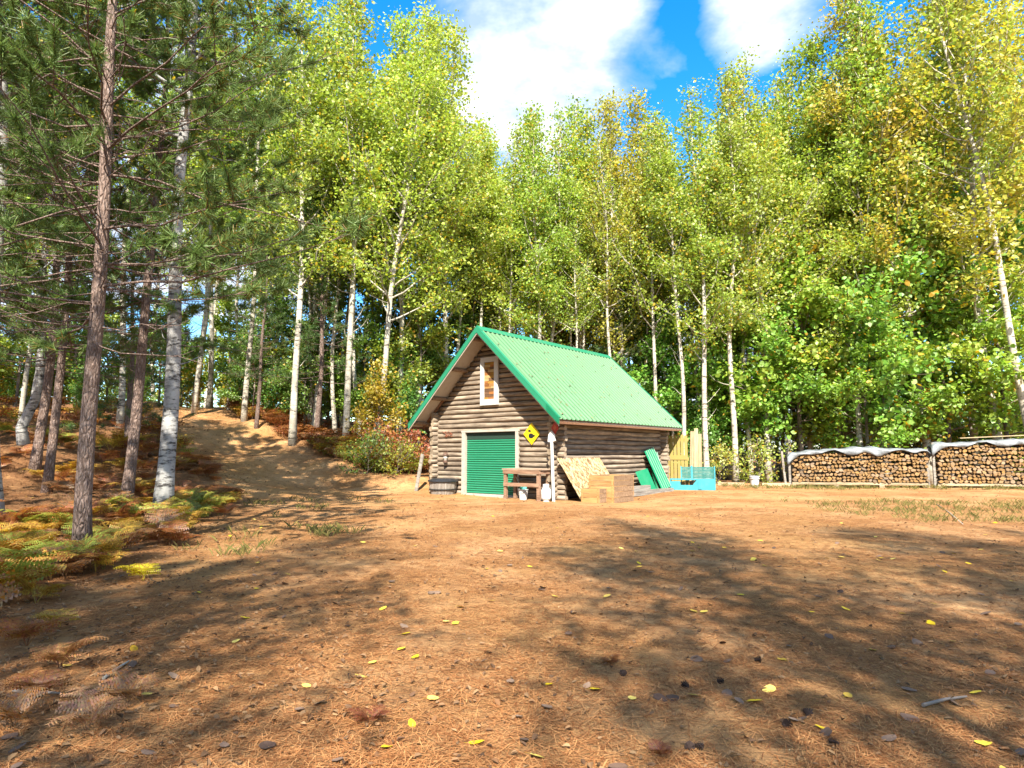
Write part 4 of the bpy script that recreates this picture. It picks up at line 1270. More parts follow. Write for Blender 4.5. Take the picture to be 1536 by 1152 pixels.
# green sheets leaning near the rear corner
M_SHEET = paint('green_sheet', (0.015, 0.30, 0.14), 0.4, 0.12, (0.1, 0.4, 0.25), 3.0, spec=0.5)
M_RIB = paint('worn_rib', (0.42, 0.62, 0.50), 0.5, 0.2, (0.1, 0.4, 0.25), 4.0)
M_SHEETD = paint('dark_green_sheet', (0.015, 0.20, 0.09), 0.5, 0.15, (0.05, 0.28, 0.15), 3.0)


def sheet(name, x, y, w, L, lean, tilt, nr, m_, label):
    prof = []
    st_ = w / nr
    for q in range(nr):
        x0 = q * st_
        prof += [(x0, 0), (x0 + st_ * 0.35, 0.0), (x0 + st_ * 0.45, -0.035), (x0 + st_ * 0.65, -0.035), (x0 + st_ * 0.75, 0.0)]
    prof.append((w, 0))
    n = len(prof)
    V = [(0, x_, 0) for x_ in []]
    V = [(-dz, x_, 0) for x_, dz in prof] + [(-dz, x_, L) for x_, dz in prof] + [(-dz - 0.004, x_, 0) for x_, dz in prof] + [(-dz - 0.004, x_, L) for x_, dz in prof]
    F = []
    for q in range(n - 1):
        F += [(2 * n + q, 3 * n + q, 3 * n + q + 1, 2 * n + q + 1), (n + q, n + q + 1, 3 * n + q + 1, 3 * n + q)]
    smb = MB().add(V, F)
    for q in range(n - 1):
        smb.f.append((np.array([[q, q + 1, n + q + 1, n + q]]), 1 if q % 5 == 2 else 0, False))
    o = at_cab(name, smb.mesh(name, [m_, M_RIB]), x, y, label=label, cat='metal sheet')
    o.rotation_euler = (Matrix.Rotation(-YAW, 3, 'Z') @ Matrix.Rotation(R(lean), 3, 'Y') @ Matrix.Rotation(R(tilt), 3, 'X')).to_euler()
    return o


sheet('corrugated_sheet', 0.50, 5.95, 0.85, 1.6, -20, 12, 5, M_SHEET, 'green corrugated metal sheet leaning on the side wall near the rear corner')
sheet('corrugated_sheet', 0.30, 5.9, 0.9, 1.45, -14, 3, 4, M_SHEETD, 'dark green metal sheet just behind the leaning corrugated one')
gp_ = at_cab('green_panel', MB().box(-0.006, 0.006, 0, 1.0, 0, 0.82).mesh('green_panel', M_SHEET), 0.40, 4.75, label='small flat green panel leaning left of the corrugated sheets', cat='panel')
gp_.rotation_euler = (Matrix.Rotation(-YAW, 3, 'Z') @ Matrix.Rotation(R(-22), 3, 'Y') @ Matrix.Rotation(R(7), 3, 'X')).to_euler()

# yellow pallet and tall pale boards at the rear corner
M_PYEL = paint('pallet_yellow', (0.50, 0.38, 0.11), 0.7, 0.25, (0.40, 0.33, 0.18), 8.0)
M_RAW = wood('raw_board', (0.40, 0.29, 0.16), (0.66, 0.53, 0.33), (22, 22, 2))
pal = at_cab('yellow_pallet', None, -0.22, 8.05, label='yellow slatted pallet standing on end behind the rear corner', cat='pallet')
for q in range(6):
    ob('slat', MB().box(-0.1 + q * 0.155, 0.02 + q * 0.155, -0.012, 0.012, 0.0, 2.12 - 0.04 * (q % 2)).mesh('slat', M_PYEL), pal)
for z_ in (0.25, 1.1, 1.85):
    ob('crossbar', MB().box(-0.12, 0.82, 0.0125, 0.06, z_, z_ + 0.12).mesh('crossbar', M_PYEL), pal)
ob('middle_board', MB().box(-0.1, 0.79, -0.03, -0.0125, 1.12, 1.3).mesh('middle_board', M_PYEL), pal)
for q, (x_, h_, lb) in enumerate([(1.02, 2.3, 'pale raw board standing just right of the yellow pallet'), (1.2, 2.42, 'tallest pale raw board right of the yellow pallet'), (1.37, 2.2, 'rightmost pale raw board by the yellow pallet')]):
    bo = at_cab('raw_board', MB().box(-0.075, 0.075, -0.013, 0.013, -0.02, h_).mesh('raw_board', M_RAW), x_ - 0.36, 8.12 + 0.04 * q, label=lb, cat='board')
    bo.rotation_euler = (R(-3), R(1.5 - q), -YAW)

# turquoise box: slatted back, bright lower panel with a wheel-arch notch
M_TURQ = paint('turquoise_paint', (0.05, 0.35, 0.42), 0.5, 0.1, (0.2, 0.5, 0.5), 4.0)
M_TURQD = paint('turquoise_faded', (0.03, 0.19, 0.165), 0.6, 0.2, (0.3, 0.45, 0.4), 6.0)
tq = at_cab('turquoise_box', None, 0.98, 7.32, rz=0.38, label='turquoise slatted box with a notched lower panel beyond the rear corner', cat='box')
for q in range(8):
    ob('slat', MB().box(-0.32, 0.88, 0.30, 0.325, 0.44 + q * 0.055, 0.44 + q * 0.055 + 0.047).mesh('slat', M_TURQD), tq)
ob('upright', MB().box(0.02, 0.09, 0.27, 0.298, 0.40, 0.92).mesh('upright', M_TURQ), tq)
for x_ in (-0.36, 0.885):
    ob('corner_post', MB().box(x_, x_ + 0.04, 0.27, 0.33, 0.0, 0.9).mesh('corner_post', M_TURQ), tq)
ob('lower_panel', MB().prism([(-0.74, 0.0), (0.9, 0.0), (0.9, 0.42), (0.28, 0.42), (0.17, 0.30), (0.10, 0.20), (-0.34, 0.20), (-0.36, 0.34), (-0.74, 0.34)], 0.04, Matrix.Translation((0, -0.3, 0))).mesh('lower_panel', M_TURQ), tq)
ob('shelf', MB().box(-0.74, 0.9, -0.258, 0.268, 0.385, 0.43).mesh('shelf', M_TURQ), tq)
for x_ in (-0.738, 0.86):
    ob('end_panel', MB().box(x_, x_ + 0.03, -0.255, 0.26, 0.0, 0.383).mesh('end_panel', M_TURQ), tq)
ob('trim_block', MB().box(0.30, 0.42, -0.325, -0.302, 0.05, 0.35).mesh('trim_block', M_TURQ), tq)

# white bucket and beams between cabin and woodpile
wbk = ob('bucket', None, loc=(10.4, 28.0, hz(10.4, 28.0)), label='white plastic bucket alone on the ground left of the woodpiles', cat='bucket')
ob('pail', MB().lathe([(0.001, 0.01), (0.16, 0.0), (0.2, 0.42), (0.215, 0.42), (0.215, 0.46), (0.195, 0.46), (0.15, 0.03), (0.001, 0.03)], 20).mesh('pail', M_BUCK), wbk)
ob('rim', MB().lathe([(0.2, 0.34), (0.22, 0.34), (0.222, 0.37), (0.202, 0.37), (0.2, 0.34)], 20).mesh('rim', M_BUCK), wbk)

# ------------------------------------------------------------------ woodpiles
M_WEND, nt, b = principled('firewood_end', (0.6, 0.4, 0.2), 0.9, spec=0.1)
tcn = nd(nt, 'TexCoord')
oi = nd(nt, 'ObjectInfo')
w_ = math_n(nt, 'MULTIPLY', oi.outputs['Random'], 60.0)
n_ = nd(nt, 'TexNoise', {'Vector': tcn.outputs['Object'], 'W': w_, 'Scale': 14.0, 'Detail': 5.0}, noise_dimensions='4D')
c_ = ramp(nt, n_.outputs['Fac'], [(0.3, (0.12, 0.073, 0.042)), (0.7, (0.34, 0.24, 0.145))])
c_ = nd(nt, 'HueSaturation', {'Color': c_, 'Value': math_n(nt, 'MULTIPLY_ADD', oi.outputs['Random'], 0.7, 0.6), 'Saturation': math_n(nt, 'MULTIPLY_ADD', math_n(nt, 'FRACT', math_n(nt, 'MULTIPLY', oi.outputs['Random'], 13.7)), 0.5, 0.85)}).outputs[0]
nt.links.new(c_, b.inputs['Base Color'])
M_WBK = wood('firewood_bark', (0.06, 0.035, 0.022), (0.2, 0.13, 0.09), (14, 14, 3))
frng = np.random.default_rng(9)
LOGV = []
for q in range(12):
    k = frng.integers(0, 3)
    if k == 0:                    # round
        th = np.linspace(0, 2 * math.pi, 9)[:-1]
        pg = np.stack([np.cos(th), np.sin(th)], 1) * frng.uniform(0.86, 1.06, (8, 1))
    elif k == 1:                  # half
        th = np.linspace(-0.2, math.pi + 0.2, 7)
        pg = np.stack([np.cos(th), np.sin(th) * 1.25 - 0.45], 1) * frng.uniform(0.92, 1.06, (7, 1))
    else:                         # split wedge
        th = np.linspace(0.45, 2.7, 5)
        pg = np.concatenate([np.stack([np.cos(th) * 1.1, np.sin(th) * 1.5 - 0.75], 1) * frng.uniform(0.92, 1.06, (5, 1)), [[frng.uniform(-0.2, 0.2), -1.0]]])
    pg = pg * 0.5
    n = len(pg)
    mb = MB()
    V = [(p[0] * 0.93, 0.0, p[1] * 0.93) for p in pg] + [(p[0], 0.014, p[1]) for p in pg] + [(p[0], 0.42, p[1]) for p in pg]
    mb.add(V, [tuple(range(n))[::1]], 1)
    mb.f.append((np.array([[i_, i_ + n, (i_ + 1) % n + n, (i_ + 1) % n] for i_ in range(n)]), 1, False))
    mb.f.append((np.array([[i_ + n, i_ + 2 * n, (i_ + 1) % n + 2 * n, (i_ + 1) % n + n] for i_ in range(n)]), 0, False))
    mb.f.append((np.array([[q_ + 2 * n for q_ in range(n)][::-1]]), 0, False))
    LOGV.append(mb.mesh('firewood_log', [M_WBK, M_WEND]))

M_RAIL = wood('rail_wood', (0.25, 0.18, 0.11), (0.52, 0.41, 0.26), (2, 20, 20))
M_TARP, nt, b = principled('silver_tarp', (0.36, 0.40, 0.44), 0.45, spec=0.5)
tcn = nd(nt, 'TexCoord')
n_ = nd(nt, 'TexNoise', {'Vector': tcn.outputs['Object'], 'Scale': 3.0, 'Detail': 8.0, 'Roughness': 0.7})
nt.links.new(ramp(nt, n_.outputs['Fac'], [(0.35, (0.09, 0.10, 0.11)), (0.62, (0.22, 0.24, 0.255))]), b.inputs['Base Color'])
bump(nt, b, n_.outputs['Fac'], 0.7, 0.05)
ALLLOGS = []


def woodpile(p0, p1, h0, h1, zb, tag_, rlabel, tlabel, over=0.0, hump=0.0):
    """firewood between two ground points, cut ends to the camera"""
    a, b_ = Vector(p0), Vector(p1)
    L = (b_ - a).length
    rz = math.atan2(b_.y - a.y, b_.x - a.x)
    ux, uy = math.cos(rz), math.sin(rz)
    top = lambda s: h0 + (h1 - h0) * s + hump * math.sin(math.pi * s)
    rack = ob('firewood_rack', None, loc=(a.x, a.y, 0), rot=(0, 0, rz), label=rlabel, cat='rack')
    zg = lambda s: hz(a.x + ux * s, a.y + uy * s)
    nseg = 3
    for yy in (0.06, 0.34):
        for q in range(nseg):
            s0, s1 = q * L / nseg, (q + 1) * L / nseg - 0.01
            ob('rail', MB().bar((s0, yy, zb - 0.055), (s1, yy, zb - 0.055), 0.09, 0.1).mesh('rail', M_RAIL), rack)
    for q in range(nseg + 1):
        s0 = min(L - 0.05, max(0.05, q * L / nseg))
        ob('block', MB().box(s0 - 0.1, s0 + 0.1, 0.0, 0.4, zg(s0) - 0.05, zb - 0.108).mesh('block', M_RAIL), rack)
    for s0 in (-0.06, L + 0.06):
        ob('post', MB().box(s0 - 0.045, s0 + 0.045, 0.12, 0.22, zg(s0) - 0.05, top(0 if s0 < 0 else 1) + zb + 0.12).mesh('post', M_GREYW), rack)
    # rows of logs, loosely packed
    z = zb
    row = 0
    while z < zb + max(h0, h1, top(0.5)) - 0.03:
        rh = frng.uniform(0.12, 0.145)
        s = 0.0 + (0.07 if row % 2 else 0.0)
        while s < L - 0.08:
            w = frng.uniform(0.095, 0.23)
            if z + rh < zb + top((s + w / 2) / L) + 0.02:
                ALLLOGS.append((a.x + ux * (s + w / 2), a.y + uy * (s + w / 2), z + rh / 2 + frng.normal() * 0.016 + 0.035 * math.sin(s * 2.1 + row * 1.7) * min(1, row * 0.5), rz, w * frng.uniform(0.9, 1.06), rh * frng.uniform(0.8, 1.2), frng.uniform(-0.06, 0.03), frng.normal() * 0.3 + (math.pi if frng.random() < 0.45 else 0), tag_))
            s += w * 0.97
        z += rh * 0.93
        row += 1
    # tarp draped over the top
    nu, nv = 70, 14
    U = np.linspace(-0.18, L + 0.18, nu)
    prof = [(-0.10, -0.26), (-0.095, -0.15), (-0.09, -0.06), (-0.06, 0.0), (0.0, 0.025), (0.1, 0.05), (0.2, 0.055), (0.3, 0.05), (0.4, 0.03), (0.47, 0.0), (0.5, -0.08), (0.51, -0.18), (0.515, -0.3), (0.52, -0.4)]
    V = []
    tr_ = np.random.default_rng(int(L * 100))
    ph = tr_.uniform(0, 6, 6)
    for vi, (py, pz) in enumerate(prof):
        for u in U:
            s = min(1, max(0, u / L))
            wr = 0.015 * math.sin(u * 3.1 + ph[0]) + 0.022 * math.sin(u * 7.3 + ph[1] + vi * 0.5) + 0.012 * math.sin(u * 17 + ph[2] + vi) + 0.025 * math.sin(u * 1.2 + ph[3])
            hang = (0.6 + 0.4 * math.sin(u * 1.9 + ph[4]) + 0.3 * math.sin(u * 5.1 + ph[5])) if pz < 0 else 1
            edge = -0.16 * max(0, -u / 0.18) - 0.16 * max(0, (u - L) / 0.18)
            V.append((u, py + 0.03 * math.sin(u * 9 + vi) * (pz < 0), zb + top(s) + 0.06 + pz * hang + wr * (0.5 if pz < 0 else 1) + edge + abs(wr) * 0.3))
    i_, j_ = np.meshgrid(np.arange(nv - 1), np.arange(nu - 1), indexing='ij')
    F = np.stack([i_ * nu + j_, i_ * nu + j_ + 1, (i_ + 1) * nu + j_ + 1, (i_ + 1) * nu + j_], -1).reshape(-1, 4)
    to = ob('tarp', MB().add(V, F, 0, True).mesh('tarp', M_TARP), loc=(a.x, a.y, 0), rot=(0, 0, rz), label=tlabel, cat='tarp')
    md = to.modifiers.new('thickness', 'SOLIDIFY')
    md.thickness = 0.006
    return rack


woodpile((12.15, 28.3, 0), (17.35, 27.2, 0), 1.18, 1.3, 0.22, 'left', 'low wooden rack carrying the left woodpile', 'silver tarp draped over the left woodpile', hump=0.1)
woodpile((17.62, 27.0, 0), (23.8, 25.4, 0), 1.55, 1.85, 0.22, 'right', 'low wooden rack carrying the right woodpile', 'silver tarp over the taller right woodpile')
ob('board_on_tarp', MB().box(0, 2.6, -0.1, 0.1, 0.0, 0.03).mesh('board', M_RAW), loc=(18.6, 26.95, 2.06), rot=(R(2), R(-2.5), -0.25), label='pale board weighing down the right tarp', cat='board')
# 300 that show largest as logs of their own, the remainder as one mass
inview = [l for l in ALLLOGS if l[0] / l[1] * FPX + 768 < 1545]
outv = [l for l in ALLLOGS if not (l[0] / l[1] * FPX + 768 < 1545)]
inview.sort(key=lambda l: -(l[4] * l[5] / (l[1] ** 2)))
rest = MB()
for q, (x, y, z, rz, w, h, dy, roll, tg) in enumerate(inview + outv):
    Mx = Matrix.Translation((x, y, z)) @ Matrix.Rotation(rz, 4, 'Z') @ Matrix.Translation((0, dy, 0)) @ Matrix.Rotation(roll, 4, 'Y') @ Matrix.Diagonal((w, 1, h, 1))
    me = LOGV[frng.integers(12)]
    if q < 300:
        o = ob('firewood_log', me, label='split firewood log with its pale cut end showing in the %s woodpile' % tg, cat='firewood', group='firewood logs in the %s woodpile' % tg)
        o.matrix_world = Mx
    else:
        V = np.array([v.co for v in me.vertices]) @ np.array(Mx.to_3x3()).T + np.array(Mx.translation)
        for p in me.polygons:
            pass
        base = rest.n
        rest.v.append(V)
        rest.n += len(V)
        for p in me.polygons:
            rest.f.append((np.array([list(p.vertices)]) + base, p.material_index, False))
ob('firewood_pieces', rest.mesh('firewood_pieces', [M_WBK, M_WEND]), label='smaller firewood pieces filling both stacks', cat='firewood', kind='stuff')
# beams lying on the ground left of the pile
for q, (x0, y0, x1, y1, lb) in enumerate([(10.85, 28.4, 12.1, 28.5, 'pale beam on the ground between bucket and left woodpile'), (9.2, 29.2, 10.3, 28.9, 'pale beam on the ground left of the white bucket')]):
    ob('ground_beam', MB().bar((0, 0, 0), (x1 - x0, y1 - y0, 0), 0.14, 0.14).mesh('ground_beam', M_RAW), loc=(x0, y0, max(hz(x0, y0), hz(x1, y1)) + 0.05), label=lb, cat='beam')
sp = ob('slanted_post', MB().bar((0, 0, 0), (-0.12, 0, 1.55), 0.09, 0.09).mesh('slanted_post', M_GREYW), loc=(11.98, 28.6, hz(11.98, 28.6) - 0.05), label='grey slanted post propping the left end of the left woodpile', cat='post')

# ------------------------------------------------------------------ ferns and undergrowth
def frond(mb, L, rng, az, el, np_=10, wid=0.42, kk=6):
    n = 9
    t = np.linspace(0, 1, n)
    pts = [np.zeros(3)]
    for q in range(1, n):
        e_ = el - 1.2 * el * t[q] ** 1.9 - 0.1 * t[q]
        pts.append(pts[-1] + L / (n - 1) * np.array([math.cos(e_) * math.cos(az), math.cos(e_) * math.sin(az), math.sin(e_)]))
    P = np.array(pts)
    mb.tube(P, np.linspace(0.006, 0.002, n), 3, cap=False)
    side = np.array([-math.sin(az), math.cos(az), 0])
    for q in range(np_):
        u = 0.30 + 0.68 * q / (np_ - 1)
        p = at_path(P, u)
        fwd = unit(at_path(P, min(1, u + 0.05)) - at_path(P, u - 0.05))
        pl = L * wid * (1 - (u - 0.3) / 0.72) ** 0.85 * rng.uniform(0.85, 1.1) + 0.02
        upn = np.cross(fwd, side)
        for sg in (-1, 1):
            d = unit(side * sg + fwd * 0.45 + np.array([0, 0, -0.18 + rng.normal() * 0.12]))
            nrm = unit(np.cross(d, fwd))
            ac = unit(np.cross(nrm, d))
            V, F = [], []
            for z in range(kk):                       # pinnules as slim leaflets
                s0 = (z + 0.5) / kk
                c0 = p + d * pl * s0
                lw = pl * 0.20 * (1 - s0 * 0.7) + 0.005
                hw_ = pl / kk * 0.42
                for sg2 in (-1, 1):
                    tip = c0 + ac * sg2 * lw + d * hw_ * 0.8 - np.array([0, 0, 0.15 * lw])
                    b0 = len(V)
                    V += [c0 - d * hw_, c0 + d * hw_, tip]
                    F.append((b0, b0 + 1, b0 + 2))
            mb.add(V, F)


def fern_mesh(seed, nf, L, npn=10, kk=6):
    rg = np.random.default_rng(seed)
    mb = MB()
    a0 = rg.uniform(0, 6.28)
    for q in range(nf):
        frond(mb, L * rg.uniform(0.7, 1.15), rg, a0 + q * 6.28 / nf + rg.normal() * 0.35, rg.uniform(1.0, 1.4), npn, kk=kk)
    return mb.mesh('fern', M_FERN)


FERN = [fern_mesh(300 + q, 4 + q % 3, 0.75, 13, 8) for q in range(5)]
FERNLO = [fern_mesh(320 + q, 4, 0.7, 7, 3) for q in range(3)]
RUST, BRN, GOLD, YGF = (0.26, 0.10, 0.035), (0.24, 0.13, 0.06), (0.40, 0.25, 0.04), (0.25, 0.27, 0.04)
grng = np.random.default_rng(17)
cand = []
while len(cand) < 720:
    if grng.random() < 0.5:
        y = grng.uniform(3.5, 30)
        x = np.interp(y, BL[:, 1], BL[:, 0]) - grng.exponential(2.6) - 0.1
    else:
        x = grng.uniform(-16, -3.2)
        y = np.interp(x, BR[:, 0], BR[:, 1]) + grng.exponential(1.3) + 0.1
    px = 768 + x / y * FPX
    if px < -160 or woods(np.array(x), np.array(y)) < 0.1:
        continue
    if vnoise(x, y, 1.6, 8) < -0.35 and grng.random() < 0.7:
        continue
    cand.append((x, y))
cand.sort(key=lambda c: c[1] + 0.0)
massF = {q: MB() for q in range(4)}
FC = [RUST, BRN, GOLD, YGF]
FCN = ['rust-red', 'brown withered', 'golden', 'yellow-green']
nfern = 0
for x, y in cand:
    z = hz(x, y)
    v = vnoise(x, y, 3.0, 4) + grng.normal() * 0.55 - 0.18
    ci = 0 if v < -0.25 else 1 if v < 0.1 else 2 if v < 0.55 else 3
    if y > 22 and x > -7 and grng.random() < 0.5:
        ci = 3
    s = grng.uniform(0.5, 1.15) * (1.5 if y > 22 else 1.0)
    rz = grng.uniform(0, 6.28)
    if nfern < 240:
        nm_ = 'left of the track' if woods(np.array(x), np.array(y)) > 0 and x < np.interp(y, BL[:, 1], BL[:, 0]) else 'on the bank right of the track'
        ob('bracken_fern', FERN[grng.integers(5)], loc=(x, y, z - 0.01), rot=(grng.normal() * 0.1, grng.normal() * 0.1, rz), scale=s, color=tuple(np.array(FC[ci]) * grng.uniform(0.8, 1.2)),
           label='%s bracken fern among others %s' % (FCN[ci], nm_), cat='fern', group='%s bracken ferns %s' % (FCN[ci], nm_))
        nfern += 1
    else:
        me = FERNLO[grng.integers(3)]
        Vv = np.empty(len(me.vertices) * 3)
        me.vertices.foreach_get('co', Vv)
        Vv = Vv.reshape(-1, 3) * s
        Vv = np.stack([Vv[:, 0] * math.cos(rz) - Vv[:, 1] * math.sin(rz) + x, Vv[:, 0] * math.sin(rz) + Vv[:, 1] * math.cos(rz) + y, Vv[:, 2] + z], 1)
        lt = np.empty(len(me.polygons), int)
        me.polygons.foreach_get('loop_total', lt)
        li = np.empty(len(me.loops), int)
        me.loops.foreach_get('vertex_index', li)
        st_ = np.concatenate([[0], np.cumsum(lt)[:-1]])
        F = []
        for k in (3, 4):
            idx = st_[lt == k]
            F.append(li[idx[:, None] + np.arange(k)])
        mb = massF[ci]
        for f in F:
            mb.f.append((f + mb.n, 0, False))
        mb.v.append(Vv)
        mb.n += len(Vv)
for ci, mb in massF.items():
    if mb.n:
        ob('bracken_undergrowth', mb.mesh('bracken_undergrowth', M_FERN), kind='stuff', label='%s bracken covering the slope behind the nearer ferns' % FCN[ci], cat='undergrowth', color=FC[ci])
# dry fern sprigs in the foreground and a lone yellow fern by the nearest pine
for q, (px, py, s, c_, lb) in enumerate([(215, 872, 0.6, (0.55, 0.45, 0.02), 'lone bright yellow fern right of the nearest pine'), (40, 965, 0.55, RUST, 'rusty dry fern at the left edge of the foreground'),
                                         (90, 1000, 0.5, (0.32, 0.16, 0.06), 'pale brown dry fern in the lower left'), (20, 1090, 0.42, BRN, 'withered fern in the bottom left corner'),
                                         (130, 1100, 0.4, (0.36, 0.2, 0.1), 'pale withered fern right of the bottom left corner'), (90, 940, 0.45, GOLD, 'golden fern above the dry ones at lower left'),
                                         (555, 1085, 0.22, (0.16, 0.05, 0.02), 'tiny dark red fern sprig in the bottom middle'), (915, 992, 0.16, (0.16, 0.05, 0.02), 'tiny dark red sprig right of centre in the foreground'),
                                         (990, 1140, 0.16, (0.16, 0.05, 0.02), 'tiny dark red sprig at the bottom edge'), (190, 1060, 0.4, BRN, 'brown withered fern in the lower left, toward the clearing'),
                                         (60, 1045, 0.45, RUST, 'rust-red withered fern near the bottom left corner')]):
    r = pix_ray(px, py)
    k = -CAMZ / r[2]
    x, y = r[0] * k, r[1] * k
    ob('dry_fern' if q else 'yellow_fern', FERN[q % 5], loc=(x, y, hz(x, y) - 0.01), rot=(0, 0, q * 1.3), scale=s, color=c_, label=lb, cat='fern')
# shrubs left of the cabin
for q, (x, y, h, c_, lb) in enumerate([(-5.6, 25.5, 1.7, (0.17, 0.25, 0.04), 'dark green leafy shrub at the end of the bank, left of the cabin'), (-4.6, 25.4, 1.4, (0.32, 0.34, 0.04), 'yellow-green shrub nearest the cabin corner'),
                                        (-3.9, 26.4, 1.9, (0.36, 0.12, 0.05), 'reddish shrub under the left eave'),
                                        (-5.0, 26.8, 2.0, (0.36, 0.14, 0.04), 'orange-red shrub behind the green one left of the cabin'), (9.6, 30.5, 1.9, (0.38, 0.40, 0.08), 'pale yellow sapling shrub behind the turquoise box'), (11.2, 30.2, 2.2, (0.30, 0.36, 0.06), 'pale leafy bush left of the first woodpile'),
                                        (8.4, 30.6, 1.4, (0.2, 0.3, 0.05), 'low green bush behind the yellow pallet')]):
    e = ob('shrub', None, loc=(x, y, hz(x, y)), rot=(0, 0, q * 1.7), scale=h / 1.5, label=lb, cat='shrub')
    ob('stem', KIND['shrub%d' % (q % 2)][0], e)
    ob('foliage', KIND['shrub%d' % (q % 2)][1], e, color=c_)

# leaves and needles that have settled on the roof
rl = MB()
rg = np.random.default_rng(12)
for q in range(150):
    u_, y_ = rg.uniform(0.05, 0.99) ** 0.7, rg.uniform(YF + 0.2, YB - 0.1)
    x_ = XM + u_ * (CW / 2 + OE)
    ey = np.array([math.cos(ang), 0, -math.sin(ang)])
    ez = np.array([math.sin(ang), 0, math.cos(ang)])
    ex = np.array([0, 1.0, 0])
    c0 = np.array([x_, y_, ZR - SLOPE * (x_ - XM)]) + ez * 0.03
    a_ = rg.uniform(0, 6.28)
    d0_, d1_ = ex * math.cos(a_) + ey * math.sin(a_), -ex * math.sin(a_) + ey * math.cos(a_)
    l_ = rg.uniform(0.025, 0.05)
    rl.add([c0 - d0_ * l_, c0 + d1_ * l_ * 0.6 + ez * 0.012, c0 + d0_ * l_, c0 - d1_ * l_ * 0.6 + ez * 0.012], [(0, 1, 2, 3)])
RLM = rl
# ------------------------------------------------------------------ litter on the ground
def fallen(mb, X, Y, size, rng, curl=0.45, lift=0.012, tilt=0.25, mat=0):
    n = len(X)
    Z = H(X, Y)
    az = rng.uniform(0, 6.28, n)
    a = np.stack([np.cos(az), np.sin(az), rng.normal(size=n) * tilt], 1)
    a = unit(a)
    bb = unit(np.cross(np.array([0, 0, 1.0]) + rng.normal(size=(n, 3)) * tilt, a))
    nr = np.cross(a, bb)
    l = (size * rng.uniform(0.6, 1.3, n))[:, None]
    cu = rng.uniform(-curl * 0.4, curl, n)[:, None]
    C = np.stack([X, Y, Z + lift], 1)
    pts = [(-.5, 0, 0.0), (-.22, .27, 1), (.15, .25, .9), (.55, 0, .5), (.15, -.25, .9), (-.22, -.27, 1)]
    V = np.stack([C + a * l * p[0] + bb * l * p[1] + nr * l * p[2] * cu for p in pts], 1).reshape(-1, 3)
    V = V.reshape(n, 6, 3)
    lo = V[:, :, 2].min(1) - (Z + 0.003)
    V[:, :, 2] -= np.minimum(lo, 0)[:, None]
    I = np.arange(n)[:, None] * 6
    mb.add(V.reshape(-1, 3), np.concatenate([I + np.array([[0, 1, 2, 3]]), I + np.array([[0, 3, 4, 5]])]), mat, False)


def litmat(name, cols, rough=0.75):
    m, nt, b = principled(name, cols[0], rough, spec=0.08)
    ge = nd(nt, 'NewGeometry')
    oi = nd(nt, 'ObjectInfo')
    f = math_n(nt, 'FRACT', math_n(nt, 'ADD', ge.outputs['Random Per Island'], oi.outputs['Random']))
    k = len(cols) - 1
    nt.links.new(ramp(nt, f, [(q / k, c_) for q, c_ in enumerate(cols)]), b.inputs['Base Color'])
    return m


M_LYEL = litmat('yellow_leaf', [(0.50, 0.34, 0.012), (0.62, 0.44, 0.04), (0.55, 0.43, 0.12), (0.44, 0.24, 0.016)])
M_LDARK = litmat('dead_leaf', [(0.10, 0.062, 0.045), (0.19, 0.125, 0.09), (0.06, 0.038, 0.03), (0.26, 0.175, 0.12)])
M_LLIT = litmat('litter_leaf', [(0.06, 0.035, 0.022), (0.17, 0.085, 0.04), (0.23, 0.14, 0.075), (0.10, 0.055, 0.033), (0.28, 0.17, 0.085), (0.07, 0.04, 0.025)])
M_NDL = litmat('dry_needle', [(0.12, 0.042, 0.016), (0.29, 0.115, 0.04), (0.46, 0.235, 0.095), (0.20, 0.072, 0.026)])


def near_xy(n, rng, ymin=1.9, ymax=16.0, power=1.7, lim=1.02):
    y = ymin + (ymax - ymin) * rng.uniform(0, 1, n) ** power
    x = y * 768 / FPX * lim * rng.uniform(-1, 1, n)
    return x, y


ob('roof_leaves', RLM.mesh('roof_leaves', M_LLIT), loc=(CO.x, CO.y, 0), rot=(0, 0, -YAW), kind='stuff', label='dry leaves settled on the green roof', cat='leaf litter')
yrng = np.random.default_rng(31)
YL = []
for q in range(6):
    mb = MB()
    r_ = np.random.default_rng(400 + q)
    n = 12
    th = np.linspace(0, 2 * math.pi, n, endpoint=False)
    rx = 0.5 * np.cos(th) * (1 + 0.06 * np.cos(2 * th))
    ry = [0.40, 0.34, 0.44, 0.30, 0.38, 0.42][q] * np.sin(th) * (1 - 0.22 * np.cos(th))
    rim = np.stack([rx + r_.normal(size=n) * 0.012, ry + r_.normal(size=n) * 0.012, 0.22 * ry ** 2 + 0.12 * (rx ** 2) * r_.uniform(-0.5, 1.6) + 0.02 + r_.normal(size=n) * 0.012], 1)
    V = np.concatenate([rim, [[-0.2, 0, 0.0], [0.2, 0, 0.0]]])
    F = [(i_, (i_ + 1) % n, 13 if math.cos(th[i_] + math.pi / n) > 0 else 12) for i_ in range(n)]
    F += [(3, 13, 12), (9, 12, 13)]
    mb.add(V, F, 0, False)
    mb.tube([(-0.5, 0, 0.02), (-0.72, 0.04, 0.03), (-0.9, 0.02, 0.02)], 0.012, 3, cap=False)
    YL.append(mb)
YLm = [m_.mesh('yellow_leaf', M_LYEL) for m_ in YL]
DLm = [m_.mesh('dead_leaf', M_LDARK) for m_ in YL]
X, Y = near_xy(150, yrng, 2.6, 15, 1.5)
Z = H(X, Y)
for q in range(150):
    s = yrng.uniform(0.05, 0.085)
    ob('yellow_leaf', YLm[q % 6], loc=(X[q], Y[q], Z[q] + 0.012), rot=(yrng.normal() * 0.15, yrng.normal() * 0.15, yrng.uniform(0, 6.28)), scale=s, label='fallen yellow leaf lying on the sandy clearing', cat='leaf', group='yellow leaves on the clearing')
X, Y = near_xy(130, yrng, 2.6, 11, 1.5)
